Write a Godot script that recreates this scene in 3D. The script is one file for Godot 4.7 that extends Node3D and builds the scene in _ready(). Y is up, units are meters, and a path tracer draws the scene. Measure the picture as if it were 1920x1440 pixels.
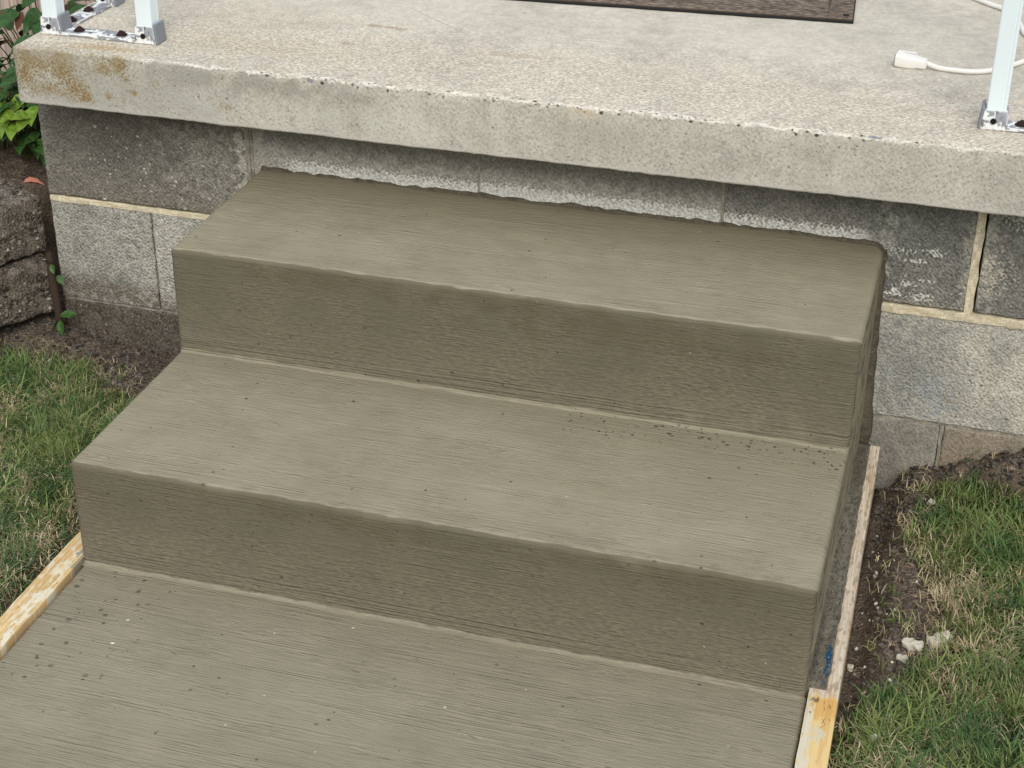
extends Node3D
# Fresh concrete steps against a block porch. x runs along the porch wall, z towards the lawn, y = 0 is the walkway.

const WALL_L := 0.010
const BLOCK := 0.4064
const SLAB_B := 0.457      # underside of the porch slab
const SLAB_T := 0.555      # top of the porch slab
const SLAB_F := 0.096      # front of the porch slab
const X0 := 0.430          # steps, left and right
const X1 := 1.485
const T1 := 0.348          # upper tread
const T2 := 0.170          # lower tread
const Z1 := 0.3455         # upper riser
const Z2 := 0.6964         # lower riser
const STONE_D := Vector3(-0.46, 0, 0.888)   # the retaining stones run this way

var rng := RandomNumberGenerator.new()
var M := {}


# ---------------------------------------------------------------- textures
class Tex:
	var w: int
	var h: int
	var r: PackedFloat32Array
	var g: PackedFloat32Array
	var b: PackedFloat32Array
	var k: PackedFloat32Array   # relief, 0.5 is the plane

	func _init(ww: int, hh: int, c: Color) -> void:
		w = ww
		h = hh
		r.resize(w * h); r.fill(c.r)
		g.resize(w * h); g.fill(c.g)
		b.resize(w * h); b.fill(c.b)
		k.resize(w * h); k.fill(0.5)

	# noise as bytes; features are stretched sx, sy times
	func noise(freq: float, octaves: int, sd: int, sx := 1.0, sy := 1.0, kind := FastNoiseLite.TYPE_SIMPLEX_SMOOTH) -> PackedByteArray:
		var n := FastNoiseLite.new()
		n.noise_type = kind
		n.seed = sd
		n.frequency = freq
		n.fractal_octaves = octaves
		n.fractal_type = FastNoiseLite.FRACTAL_FBM if octaves > 1 else FastNoiseLite.FRACTAL_NONE
		var im := n.get_image(maxi(4, int(w / sx)), maxi(4, int(h / sy)), false, false, true)
		if im.get_width() != w or im.get_height() != h:
			im.resize(w, h, Image.INTERPOLATE_CUBIC)
		im.convert(Image.FORMAT_L8)
		return im.get_data()

	static func lut(lo: float, hi: float, amt: float) -> PackedFloat32Array:
		var t := PackedFloat32Array()
		t.resize(256)
		for i in 256:
			t[i] = smoothstep(lo, hi, i / 255.0) * amt if hi > lo else (1.0 - smoothstep(hi, lo, i / 255.0)) * amt
		return t

	# colour c where the noise lies above lo..hi, inside rows y0..y1
	func tint(n: PackedByteArray, lo: float, hi: float, c: Color, amt: float, dk := 0.0, y0 := 0, y1 := 1 << 30, ramp := 0) -> void:
		var t := lut(lo, hi, amt)
		var a := y0 * w
		var e := mini(y1, h) * w
		for i in range(a, e):
			var m := t[n[i]]
			if ramp:
				m *= minf(1.0, float(i / w - y0) / ramp)
			if m > 0.003:
				r[i] += (c.r - r[i]) * m
				g[i] += (c.g - g[i]) * m
				b[i] += (c.b - b[i]) * m
				k[i] += dk * m

	# lighter and darker by the noise
	func shade(n: PackedByteArray, gain: float, dk := 0.0, y0 := 0, y1 := 1 << 30, ramp := 0) -> void:
		var a := y0 * w
		var e := mini(y1, h) * w
		for i in range(a, e):
			var m := (n[i] - 127.5) / 127.5
			if ramp:
				m *= minf(1.0, float(i / w - y0) / ramp)
			var f := 1.0 + gain * m
			r[i] *= f
			g[i] *= f
			b[i] *= f
			k[i] += dk * m

	# the same, stronger where a second noise is high
	func shade_by(n: PackedByteArray, by: PackedByteArray, gain: float, dk: float, y0: int, y1: int) -> void:
		for i in range(y0 * w, mini(y1, h) * w):
			var m := (n[i] - 127.5) / 127.5 * smoothstep(70.0, 200.0, by[i])
			var f := 1.0 + gain * m
			r[i] *= f
			g[i] *= f
			b[i] *= f
			k[i] += dk * m

	# a soft patch with an edge broken up by noise
	func blob(cx: float, cy: float, rx: float, ry: float, n: PackedByteArray, rough: float, c: Color, amt: float, dk := 0.0, soft := 0.35) -> void:
		var grow := 1.0 + rough
		for y in range(maxi(0, int(cy - ry * grow)), mini(h, int(cy + ry * grow) + 1)):
			var v := (y - cy) / ry
			for x in range(maxi(0, int(cx - rx * grow)), mini(w, int(cx + rx * grow) + 1)):
				var u := (x - cx) / rx
				var i := y * w + x
				var d := 1.0 - sqrt(u * u + v * v) + rough * (n[i] / 127.5 - 1.0) * 1.6
				if d > 0.0:
					var m := minf(d / soft, 1.0) * amt
					r[i] += (c.r - r[i]) * m
					g[i] += (c.g - g[i]) * m
					b[i] += (c.b - b[i]) * m
					k[i] += dk * m

	# a horizontal band with broken edges
	func band(y0: float, y1: float, edge: float, n: PackedByteArray, rough: float, c: Color, amt: float, dk := 0.0, x0 := 0, x1 := 1 << 30) -> void:
		for y in range(maxi(0, int(y0 - rough - edge)), mini(h, int(y1 + rough + edge) + 1)):
			for x in range(maxi(0, x0), mini(w, x1)):
				var i := y * w + x
				var q := y + rough * (n[i] / 127.5 - 1.0)
				var m := clampf(minf(q - y0, y1 - q) / edge, 0.0, 1.0) * amt
				if x0 > 0:
					m *= smoothstep(x0, x0 + 50.0, x + rough * 2.0 * (n[i] / 127.5 - 1.0))
				if x1 < w:
					m *= 1.0 - smoothstep(x1 - 50.0, x1, x + rough * 2.0 * (n[i] / 127.5 - 1.0))
				if m > 0.003:
					r[i] += (c.r - r[i]) * m
					g[i] += (c.g - g[i]) * m
					b[i] += (c.b - b[i]) * m
					k[i] += dk * m

	func specks(rg: RandomNumberGenerator, count: int, r0: float, r1: float, c: Color, amt: float, dk := 0.0, x0 := 0.0, y0 := 0.0, x1 := 1e9, y1 := 1e9) -> void:
		x1 = minf(x1, w)
		y1 = minf(y1, h)
		for q in count:
			var cx := rg.randf_range(x0, x1)
			var cy := rg.randf_range(y0, y1)
			var rad := r0 + (r1 - r0) * pow(rg.randf(), 2.5)
			var sx := rg.randf_range(0.7, 1.5)
			var a := amt * rg.randf_range(0.5, 1.0)
			var vary := rg.randf_range(0.85, 1.15)
			for y in range(maxi(0, int(cy - rad - 1)), mini(h, int(cy + rad + 2))):
				for x in range(maxi(0, int(cx - rad * sx - 1)), mini(w, int(cx + rad * sx + 2))):
					var u := (x - cx) / sx
					var v := y - cy
					var m := clampf(rad + 0.5 - sqrt(u * u + v * v), 0.0, 1.0) * a
					if m > 0.0:
						var i := y * w + x
						r[i] += (c.r * vary - r[i]) * m
						g[i] += (c.g * vary - g[i]) * m
						b[i] += (c.b * vary - b[i]) * m
						k[i] += dk * m

	func stroke(p: PackedVector2Array, wide: float, c: Color, amt: float, dk := 0.0) -> void:
		for s in p.size() - 1:
			var a := p[s]
			var e := p[s + 1]
			var d := e - a
			for y in range(maxi(0, int(minf(a.y, e.y) - wide - 1)), mini(h, int(maxf(a.y, e.y) + wide + 2))):
				for x in range(maxi(0, int(minf(a.x, e.x) - wide - 1)), mini(w, int(maxf(a.x, e.x) + wide + 2))):
					var q := Vector2(x, y)
					var t := clampf((q - a).dot(d) / maxf(d.length_squared(), 1e-6), 0.0, 1.0)
					var m := clampf(wide + 0.5 - q.distance_to(a + d * t), 0.0, 1.0) * amt
					if m > 0.0:
						var i := y * w + x
						r[i] += (c.r - r[i]) * m
						g[i] += (c.g - g[i]) * m
						b[i] += (c.b - b[i]) * m
						k[i] += dk * m

	func color_image() -> Image:
		var o := PackedByteArray()
		o.resize(w * h * 3)
		for i in w * h:
			o[i * 3] = int(clampf(r[i], 0.0, 1.0) * 255.0)
			o[i * 3 + 1] = int(clampf(g[i], 0.0, 1.0) * 255.0)
			o[i * 3 + 2] = int(clampf(b[i], 0.0, 1.0) * 255.0)
		var im := Image.create_from_data(w, h, false, Image.FORMAT_RGB8, o)
		if h > 2048:
			im.resize(w, 2048)
		return im

	func relief_image() -> Image:
		var o := PackedByteArray()
		o.resize(w * h)
		for i in w * h:
			o[i] = int(clampf(k[i], 0.0, 1.0) * 255.0)
		var im := Image.create_from_data(w, h, false, Image.FORMAT_L8, o)
		if h > 2048:
			im.resize(w, 2048)
		return im

	func material(called: String, rough: float, relief_cm: float, spec := 0.4) -> StandardMaterial3D:
		var m := StandardMaterial3D.new()
		m.resource_name = called
		m.albedo_texture = ImageTexture.create_from_image(color_image())
		m.roughness = rough
		m.metallic_specular = spec
		if relief_cm > 0.0:
			m.heightmap_enabled = true
			m.heightmap_texture = ImageTexture.create_from_image(relief_image())
			m.heightmap_scale = relief_cm
		return m


func gray(v: float, warm := 0.0) -> Color:
	return Color(v * (1.0 + warm), v, v * (1.0 - 1.6 * warm))


func plain(called: String, c: Color, rough: float, metal := 0.0, spec := 0.5) -> StandardMaterial3D:
	var m := StandardMaterial3D.new()
	m.resource_name = called
	m.albedo_color = c
	m.roughness = rough
	m.metallic = metal
	m.metallic_specular = spec
	return m


func tinted(called: String, rough: float, spec := 0.4) -> StandardMaterial3D:   # colour comes from the vertices or the copies
	var m := plain(called, Color.WHITE, rough, 0.0, spec)
	m.vertex_color_use_as_albedo = true
	return m


# ---------------------------------------------------------------- nodes
func numbered(parent: Node, called: String) -> String:
	if not parent.has_node(called):
		return called
	var i := 1
	while parent.has_node("%s_%03d" % [called, i]):
		i += 1
	return "%s_%03d" % [called, i]


func tag(o: Node, label: String, category: String, group := "") -> Node:
	o.set_meta("label", label)
	o.set_meta("category", category)
	o.set_meta("kind", "thing")
	if group:
		o.set_meta("group", group)
	return o


func thing(called: String, label: String, category: String, at := Vector3.ZERO, group := "") -> Node3D:
	var o := Node3D.new()
	o.name = numbered(self, called)
	add_child(o, true)
	o.position = at
	tag(o, label, category, group)
	return o


func put(parent: Node, called: String, mesh: Mesh, mat: Material, t := Transform3D()) -> MeshInstance3D:
	var o := MeshInstance3D.new()
	o.mesh = mesh
	o.material_override = mat
	o.name = numbered(parent, called)
	parent.add_child(o, true)
	o.transform = t
	return o


func setting(o: Node) -> Node:
	o.set_meta("kind", "structure")
	return o


func stuff(o: Node) -> Node:
	o.set_meta("kind", "stuff")
	return o


# ---------------------------------------------------------------- meshes
var fn := FastNoiseLite.new()

func n3(p: Vector3, f: float) -> float:
	return fn.get_noise_3d(p.x * f, p.y * f, p.z * f)


func finish(v: PackedVector3Array, uv: PackedVector2Array, idx: PackedInt32Array, col := PackedColorArray()) -> ArrayMesh:
	# smooth normals over welded positions
	var sums := {}
	for t in range(0, idx.size(), 3):
		var a := v[idx[t]]
		var n := (v[idx[t + 2]] - a).cross(v[idx[t + 1]] - a)
		for j in 3:
			var key := Vector3i((v[idx[t + j]] * 50000.0).round())
			sums[key] = sums.get(key, Vector3.ZERO) + n
	var nn := PackedVector3Array()
	nn.resize(v.size())
	for i in v.size():
		var s: Vector3 = sums.get(Vector3i((v[i] * 50000.0).round()), Vector3.UP)
		nn[i] = s.normalized() if s.length_squared() > 0.0 else Vector3.UP
	var a := []
	a.resize(Mesh.ARRAY_MAX)
	a[Mesh.ARRAY_VERTEX] = v
	a[Mesh.ARRAY_NORMAL] = nn
	a[Mesh.ARRAY_TEX_UV] = uv
	a[Mesh.ARRAY_INDEX] = idx
	if col.size():
		a[Mesh.ARRAY_COLOR] = col
	var m := ArrayMesh.new()
	m.add_surface_from_arrays(Mesh.PRIMITIVE_TRIANGLES, a)
	return m


# a sheet of rows x columns points; flip turns it over
func sheet_idx(rows: int, cols: int, flip: bool, base := 0) -> PackedInt32Array:
	var idx := PackedInt32Array()
	for i in rows - 1:
		for j in cols - 1:
			var a := base + i * cols + j
			var b := a + 1
			var c := a + cols
			var d := c + 1
			if flip:
				idx.append_array([a, c, b, b, c, d])
			else:
				idx.append_array([a, b, c, b, d, c])
	return idx


# box with rounded, uneven faces; taper narrows the top
func rbox(size: Vector3, bevel: float, step: float, amp := 0.0, freq := 60.0, off := Vector3.ZERO, taper := 0.0) -> ArrayMesh:
	var v := PackedVector3Array()
	var uv := PackedVector2Array()
	var idx := PackedInt32Array()
	var hs := size * 0.5
	var inner := hs - Vector3.ONE * bevel
	for axis in 3:
		var a1 := (axis + 1) % 3
		var a2 := (axis + 2) % 3
		for side in [-1.0, 1.0]:
			var l1 := ticks(hs[a1], bevel, step)
			var l2 := ticks(hs[a2], bevel, step)
			var base := v.size()
			for s in l1:
				for t in l2:
					var p := Vector3.ZERO
					p[axis] = hs[axis] * side
					p[a1] = s
					p[a2] = t
					var q := p.clamp(-inner, inner)
					var n := (p - q).normalized()
					var e := q + n * bevel
					if amp > 0.0:
						e += n * amp * (n3(e + off, freq) + 0.5 * n3(e + off, freq * 2.7))
					var f := p / size
					if axis == 2:
						uv.append(Vector2(f.x + 0.5, 0.5 - f.y))
					elif axis == 1:
						uv.append(Vector2(f.x + 0.5, f.z + 0.5))
					else:
						uv.append(Vector2(f.z + 0.5, 0.5 - f.y))
					if taper != 0.0:
						var sc := 1.0 - taper * (e.y / size.y + 0.5)
						e.x *= sc
						e.z *= sc
					v.append(e)
			idx.append_array(sheet_idx(l1.size(), l2.size(), side > 0.0, base))
	return finish(v, uv, idx)


func ticks(half: float, bevel: float, step: float) -> PackedFloat32Array:
	var o := PackedFloat32Array([-half, -half + bevel * 0.3, -half + bevel])
	var n := maxi(1, int(round((half - bevel) * 2.0 / step)))
	for i in range(1, n):
		o.append(lerpf(-half + bevel, half - bevel, float(i) / n))
	o.append_array([half - bevel, half - bevel * 0.3, half])
	return o


func smooth_path(pts: PackedVector3Array, per := 6) -> PackedVector3Array:
	var o := PackedVector3Array()
	for i in pts.size() - 1:
		var a := pts[maxi(i - 1, 0)]
		var b := pts[i]
		var c := pts[i + 1]
		var d := pts[mini(i + 2, pts.size() - 1)]
		for j in per:
			o.append(b.cubic_interpolate(c, a, d, float(j) / per))
	o.append(pts[pts.size() - 1])
	return o


func tube(path: PackedVector3Array, radii: PackedFloat32Array, sides := 10) -> ArrayMesh:
	var v := PackedVector3Array()
	var uv := PackedVector2Array()
	var n := path.size()
	var up := Vector3.UP
	for i in n:
		var t := (path[mini(i + 1, n - 1)] - path[maxi(i - 1, 0)]).normalized()
		if absf(t.dot(up)) > 0.95:
			up = Vector3.RIGHT
		var sx := t.cross(up).normalized()
		var sy := sx.cross(t).normalized()
		up = sy
		var rad := radii[mini(i, radii.size() - 1)]
		for j in sides + 1:
			var a := TAU * j / sides
			v.append(path[i] + (sx * cos(a) + sy * sin(a)) * rad)
			uv.append(Vector2(float(j) / sides, i * 0.1))
	return finish(v, uv, sheet_idx(n, sides + 1, true))


# lathe round y: pairs (radius, height)
func lathe(prof: PackedVector2Array, sides := 12) -> ArrayMesh:
	var v := PackedVector3Array()
	var uv := PackedVector2Array()
	for i in prof.size():
		for j in sides + 1:
			var a := TAU * j / sides
			v.append(Vector3(cos(a) * prof[i].x, prof[i].y, sin(a) * prof[i].x))
			uv.append(Vector2(float(j) / sides, float(i) / prof.size()))
	return finish(v, uv, sheet_idx(prof.size(), sides + 1, false))


# upright prism over an outline in x, z
func extrude(poly: PackedVector2Array, y0: float, y1: float) -> ArrayMesh:
	var st := SurfaceTool.new()
	st.begin(Mesh.PRIMITIVE_TRIANGLES)
	st.set_smooth_group(-1)
	var n := poly.size()
	for i in n:
		var a := poly[i]
		var b := poly[(i + 1) % n]
		var q := [Vector3(a.x, y0, a.y), Vector3(b.x, y0, b.y), Vector3(b.x, y1, b.y), Vector3(a.x, y1, a.y)]
		for j in [0, 1, 2, 0, 2, 3]:
			st.set_uv(Vector2(float(i) / n, q[j].y))
			st.add_vertex(q[j])
	var tri := Geometry2D.triangulate_polygon(poly)
	for y in [y0, y1]:
		for t in range(0, tri.size(), 3):
			var order := [0, 1, 2] if y == y1 else [0, 2, 1]
			for j in order:
				var p := poly[tri[t + j]]
				st.set_uv(p)
				st.add_vertex(Vector3(p.x, y, p.y))
	st.generate_normals()
	return st.commit()


# ---------------------------------------------------------------- scene
func _ready() -> void:
	rng.seed = 20240611
	fn.noise_type = FastNoiseLite.TYPE_SIMPLEX_SMOOTH
	fn.frequency = 1.0
	fn.seed = 11

	var cam := Camera3D.new()
	cam.name = "camera"
	add_child(cam)
	cam.position = Vector3(1.5840, 1.4160, 2.4423)
	cam.rotation = Vector3(-0.50861, 0.28001, 0.0090)
	cam.fov = rad_to_deg(2.0 * atan(720.0 / 3118.9))
	cam.near = 0.05
	cam.far = 400.0
	cam.current = true

	var env := Environment.new()
	env.background_mode = Environment.BG_SKY
	var sm := ProceduralSkyMaterial.new()
	sm.sky_top_color = Color(0.93, 0.955, 1.0)
	sm.sky_horizon_color = Color(0.80, 0.82, 0.85)
	sm.sky_curve = 0.25
	sm.sky_energy_multiplier = 0.78
	sm.ground_bottom_color = Color(0.25, 0.26, 0.2)
	sm.ground_horizon_color = Color(0.4, 0.41, 0.37)
	sm.sun_angle_max = 1.0
	var sky := Sky.new()
	sky.sky_material = sm
	env.sky = sky
	env.tonemap_mode = Environment.TONE_MAPPER_LINEAR
	env.tonemap_exposure = 1.5
	env.sdfgi_enabled = true
	env.ssao_enabled = true
	env.ssil_enabled = true
	var we := WorldEnvironment.new()
	we.name = "world_environment"
	we.environment = env
	add_child(we)
	var sun := DirectionalLight3D.new()
	sun.name = "sun"
	sun.light_energy = 0.5
	sun.light_color = Color(1.0, 0.985, 0.955)
	sun.light_angular_distance = 38.0
	sun.shadow_enabled = true
	add_child(sun)
	sun.look_at_from_position(Vector3(0.45, 1.15, 1.25), Vector3.ZERO, Vector3.UP)

	make_materials()
	build_ground()
	build_walkway()
	build_steps()
	build_wall()
	build_slab()
	build_stones()
	build_board_wall()
	build_forms()
	build_railings()
	build_mat()
	build_cord()
	build_plants()
	build_chips()
	build_grass()


# ---------------------------------------------------------------- materials
func make_materials() -> void:
	M.white = plain("white_enamel", Color(0.915, 0.965, 0.985), 0.32)
	M.cord = plain("white_vinyl", Color(0.93, 0.92, 0.90), 0.45)
	M.zinc = plain("weathered_zinc", Color(0.55, 0.57, 0.6), 0.55, 0.35)
	M.rust = plain("rusted_iron", Color(0.17, 0.10, 0.08), 0.85, 0.1)
	M.black = plain("black_rubber", Color(0.07, 0.07, 0.075), 0.8)
	M.dark = plain("dark_hole", Color(0.05, 0.04, 0.04), 0.95)
	M.copies = tinted("soil_and_stone", 0.95, 0.2)
	M.blades = tinted("grass_blade", 0.6, 0.35)
	M.blades.backlight = Color(0.35, 0.4, 0.2)

	# chipped white paint over zinc
	var t := Tex.new(256, 256, Color(0.92, 0.93, 0.935))
	t.tint(t.noise(0.012, 4, 5), 0.46, 0.51, Color(0.55, 0.57, 0.61), 0.95, -0.2)
	t.tint(t.noise(0.05, 3, 6), 0.66, 0.70, Color(0.50, 0.51, 0.54), 0.9, -0.2)
	t.tint(t.noise(0.03, 4, 7), 0.70, 0.76, Color(0.35, 0.30, 0.27), 0.6)
	M.chipped = t.material("chipped_paint", 0.5, 0.03)
	M.chipped.uv1_triplanar = true
	M.chipped.uv1_scale = Vector3(5, 5, 5)

	# soil, tiles of half a metre
	t = Tex.new(512, 512, Color(0.42, 0.38, 0.34))
	t.shade(t.noise(0.02, 5, 21), 0.30, 0.25)
	t.shade(t.noise(0.15, 3, 22), 0.45, 0.3)
	t.shade(t.noise(0.42, 2, 24), 0.35, 0.2)
	t.tint(t.noise(0.06, 2, 23), 0.70, 0.78, Color(0.46, 0.41, 0.36), 0.7, 0.1)
	t.specks(rng, 500, 0.5, 2.2, Color(0.62, 0.58, 0.52), 0.8, 0.1)
	t.specks(rng, 900, 0.5, 2.5, Color(0.12, 0.09, 0.07), 0.8, -0.2)
	M.soil = t.material("soil", 0.97, 0.5, 0.2)
	M.soil.uv1_triplanar = true
	M.soil.uv1_world_triplanar = true
	M.soil.uv1_scale = Vector3(2, 2, 2)
	M.soil.vertex_color_use_as_albedo = true

	# dirty split stone
	t = Tex.new(512, 512, Color(0.40, 0.375, 0.345))
	t.shade(t.noise(0.012, 5, 31), 0.28, 0.2)
	t.shade(t.noise(0.12, 3, 32), 0.45, 0.3)
	t.tint(t.noise(0.02, 4, 33), 0.58, 0.72, Color(0.17, 0.14, 0.125), 0.8)
	t.tint(t.noise(0.10, 3, 35), 0.64, 0.72, Color(0.58, 0.55, 0.50), 0.7, 0.1)
	t.specks(rng, 620, 1.0, 6.0, Color(0.72, 0.69, 0.64), 0.9, 0.1)
	t.specks(rng, 500, 0.6, 3.0, Color(0.11, 0.09, 0.08), 0.9, -0.25)
	M.stone = t.material("split_stone", 0.95, 0.5, 0.2)
	M.stone.uv1_triplanar = true
	M.stone.uv1_scale = Vector3(3, 3, 3)

	# cream mortar
	t = Tex.new(256, 256, Color(0.84, 0.80, 0.70))
	t.shade(t.noise(0.03, 4, 41), 0.16, 0.15)
	t.shade(t.noise(0.25, 2, 42), 0.16, 0.2)
	t.tint(t.noise(0.015, 3, 43), 0.6, 0.75, Color(0.83, 0.74, 0.58), 0.4)
	t.tint(t.noise(0.02, 3, 44), 0.66, 0.8, Color(0.68, 0.64, 0.57), 0.35)
	M.mortar = t.material("cream_mortar", 0.95, 0.15, 0.2)
	M.mortar.uv1_triplanar = true
	M.mortar.uv1_scale = Vector3(5, 5, 5)
	t = Tex.new(256, 256, Color(0.58, 0.565, 0.52))
	t.shade(t.noise(0.03, 4, 45), 0.2, 0.15)
	t.shade(t.noise(0.25, 2, 46), 0.25, 0.25)
	M.mortar_gray = t.material("gray_mortar", 0.95, 0.2, 0.2)
	M.mortar_gray.uv1_triplanar = true
	M.mortar_gray.uv1_scale = Vector3(5, 5, 5)

	# wet cement smears
	t = Tex.new(256, 256, Color(0.34, 0.315, 0.265))
	t.shade(t.noise(0.03, 4, 51), 0.25, 0.25)
	t.shade(t.noise(0.2, 3, 52), 0.3, 0.3)
	M.smear = t.material("wet_cement", 0.8, 0.35, 0.4)
	M.smear.uv1_triplanar = true
	M.smear.uv1_scale = Vector3(5, 5, 5)


# ---------------------------------------------------------------- ground
func soft(a: float, b: float, x: float) -> float:
	return smoothstep(a, b, x)


func in_bed(x: float, z: float) -> float:   # behind the retaining stones: 1 inside the raised bed
	var q := Vector3(x + 0.03, 0, z - 0.0)
	var out := q.dot(Vector3(0.888, 0, 0.46))
	return 1.0 - soft(-0.16, -0.08, out)


func ground_y(x: float, z: float) -> float:
	var y := -0.030 + 0.008 * n3(Vector3(x, 0, z), 5.0) + 0.004 * n3(Vector3(x, 3, z), 22.0)
	# soil heaped along the wall
	if x < 0.45:
		y += (0.030 * (1.0 - soft(-0.05, 0.12, x)) - 0.012 * soft(0.05, 0.2, x)) * (1.0 - soft(0.05, 0.16, z)) + 0.006 * n3(Vector3(x, 7, z), 45.0) * (1.0 - soft(0.1, 0.2, z))
		y -= 0.030 * soft(0.33, 0.385, x) * soft(0.3, 0.55, z)          # trench beside the form
	if x > 1.5:
		y += 0.050 * soft(1.60, 1.76, x) * (1.0 - soft(0.02, 0.10, z)) + 0.012 * n3(Vector3(x, 7, z), 38.0) * (1.0 - soft(0.05, 0.14, z))
		y -= 0.035 * (1.0 - soft(1.54, 1.585, x)) * (1.0 - soft(0.55, 0.75, z)) + 0.02 * (1.0 - soft(1.53, 1.56, x))
		y -= 0.012 * (1.0 - soft(1.58, 1.66, x)) * (1.0 - soft(0.0, 0.1, z))
	if x > 0.40 and x < 1.515 and z > -0.02:
		y = -0.13
	if z < 0.05:
		var under := soft(-0.03, 0.0, x) * (1.0 - soft(-0.05, 0.0, z))
		y = lerpf(y, -0.10, under)
	var bed := in_bed(x, z)
	y = lerpf(y, 0.195 + 0.012 * n3(Vector3(x, 1, z), 30.0), bed * (1.0 - soft(-0.07, -0.02, x)))
	return y


func lawn(x: float, z: float) -> float:    # how much grass grows there
	var n := n3(Vector3(x, 20, z), 9.0) * 0.35 + n3(Vector3(x, 25, z), 30.0) * 0.25
	if x < 0.45:
		var d := soft(0.085, 0.18, z - 0.12 * soft(0.1, 0.3, x) + 0.09 * n)
		d *= 1.0 - soft(0.325, 0.385, x + 0.05 * n) * soft(0.25, 0.5, z)
		return d * (1.0 - in_bed(x, z))
	var e := soft(1.56, 1.66, x + 0.10 * n + 0.075 * soft(0.56, 0.72, z) - 0.035 * soft(0.25, 0.36, z) * (1.0 - soft(0.52, 0.6, z)))
	return e * soft(0.03, 0.12, z + 0.06 * n)


func dry(x: float, z: float) -> float:
	var d := 0.12 + 0.8 * n3(Vector3(x, 40, z), 9.0)
	if x > 1.5:
		d += 0.75 * exp(-pow((x - 1.64) / 0.06, 2) - pow((z - 0.36) / 0.10, 2))
		d += 0.6 * exp(-pow((x - 1.62) / 0.08, 2) - pow((z - 0.82) / 0.07, 2))
		d += 0.5 * exp(-pow((x - 1.68) / 0.10, 2) - pow((z - 0.50) / 0.03, 2))
		d -= 0.5 * exp(-pow((x - 1.69) / 0.08, 2) - pow((z - 0.16) / 0.12, 2))
	else:
		d += 0.35 * exp(-pow((x - 0.10) / 0.12, 2) - pow((z - 0.30) / 0.12, 2))
		d += 0.5 * exp(-pow((x - 0.33) / 0.04, 2) - pow((z - 0.60) / 0.15, 2))
	return clampf(d, 0.0, 1.0)


func axis_lines(a: float, b: float, step: float, far: float) -> PackedFloat32Array:
	var low := PackedFloat32Array()
	var d := step * 2.0
	var q := a
	while q > -far:
		q -= d
		d *= 1.7
		low.append(q)
	low.reverse()
	var n := int(round((b - a) / step))
	for i in n + 1:
		low.append(lerpf(a, b, float(i) / n))
	d = step * 2.0
	q = b
	while q < far:
		q += d
		d *= 1.7
		low.append(q)
	return low


func build_ground() -> void:
	var xs := axis_lines(-0.45, 2.1, 0.01, 120.0)
	var zs := axis_lines(-0.5, 1.2, 0.01, 120.0)
	var v := PackedVector3Array()
	var uv := PackedVector2Array()
	var col := PackedColorArray()
	for z in zs:
		for x in xs:
			v.append(Vector3(x, ground_y(x, z), z))
			uv.append(Vector2(x, z))
			var l := lawn(x, z)
			var c := Color(0.86, 0.83, 0.80).lerp(Color(0.42, 0.42, 0.34), l)
			if absf(x) > 4.0 or absf(z) > 4.0:
				c = Color(0.7, 1.1, 0.4)
			col.append(c)
	setting(put(self, "ground", finish(v, uv, sheet_idx(zs.size(), xs.size(), false), col), M.soil))

	# crumbs of soil
	var lumps := rbox(Vector3(1, 0.8, 1), 0.34, 0.5, 0.25, 1.7, Vector3(3, 1, 2))
	var tr: Array[Transform3D] = []
	var cols: Array[Color] = []
	for i in 34000:
		var x := rng.randf_range(-0.2, 0.40) if i % 2 else rng.randf_range(1.53, 1.95)
		var z := rng.randf_range(0.0, 0.95) if i % 3 else rng.randf_range(0.0, 0.2)
		if rng.randf() < lawn(x, z) * 1.4 or in_bed(x, z) > 0.5:
			continue
		var s := 0.0014 + 0.0065 * pow(rng.randf(), 5.0)
		tr.append(Transform3D(Basis.from_euler(Vector3(rng.randf() * 6, rng.randf() * 6, rng.randf() * 6)).scaled(Vector3(s * rng.randf_range(0.7, 1.6), s * rng.randf_range(0.5, 1.0), s)), Vector3(x, ground_y(x, z) + s * 0.15, z)))
		var q := rng.randf_range(0.03, 0.14)
		cols.append(Color(q * 1.18, q * 1.04, q * 0.92))
	stuff(scatter("soil_crumbs", lumps, M.copies, tr, cols))
	# white grit left by the pour
	tr = []
	cols = []
	for i in 170:
		var left := rng.randf() < 0.3
		var x := rng.randf_range(0.0, 0.38) if left else 1.535 + 0.25 * pow(rng.randf(), 1.8)
		var z := rng.randf_range(0.12, 0.85)
		var s := 0.0018 + 0.0045 * pow(rng.randf(), 3.0)
		tr.append(Transform3D(Basis.from_euler(Vector3(rng.randf() * 6, rng.randf() * 6, rng.randf() * 6)).scaled(Vector3.ONE * s), Vector3(x, ground_y(x, z) + s * 0.4 + 0.006 * lawn(x, z), z)))
		var q := rng.randf_range(0.4, 0.75)
		cols.append(Color(q, q * 0.97, q * 0.9))
	stuff(scatter("white_grit", lumps, M.copies, tr, cols))


func scatter(called: String, mesh: Mesh, mat: Material, tr: Array[Transform3D], cols: Array[Color]) -> MultiMeshInstance3D:
	var mm := MultiMesh.new()
	mm.transform_format = MultiMesh.TRANSFORM_3D
	mm.use_colors = true
	mm.mesh = mesh
	mm.instance_count = tr.size()
	for i in tr.size():
		mm.set_instance_transform(i, tr[i])
		mm.set_instance_color(i, cols[i])
	var o := MultiMeshInstance3D.new()
	o.multimesh = mm
	o.material_override = mat
	o.name = numbered(self, called)
	add_child(o, true)
	return o


# ---------------------------------------------------------------- fresh concrete
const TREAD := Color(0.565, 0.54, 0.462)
const RISER := Color(0.42, 0.400, 0.337)

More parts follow.
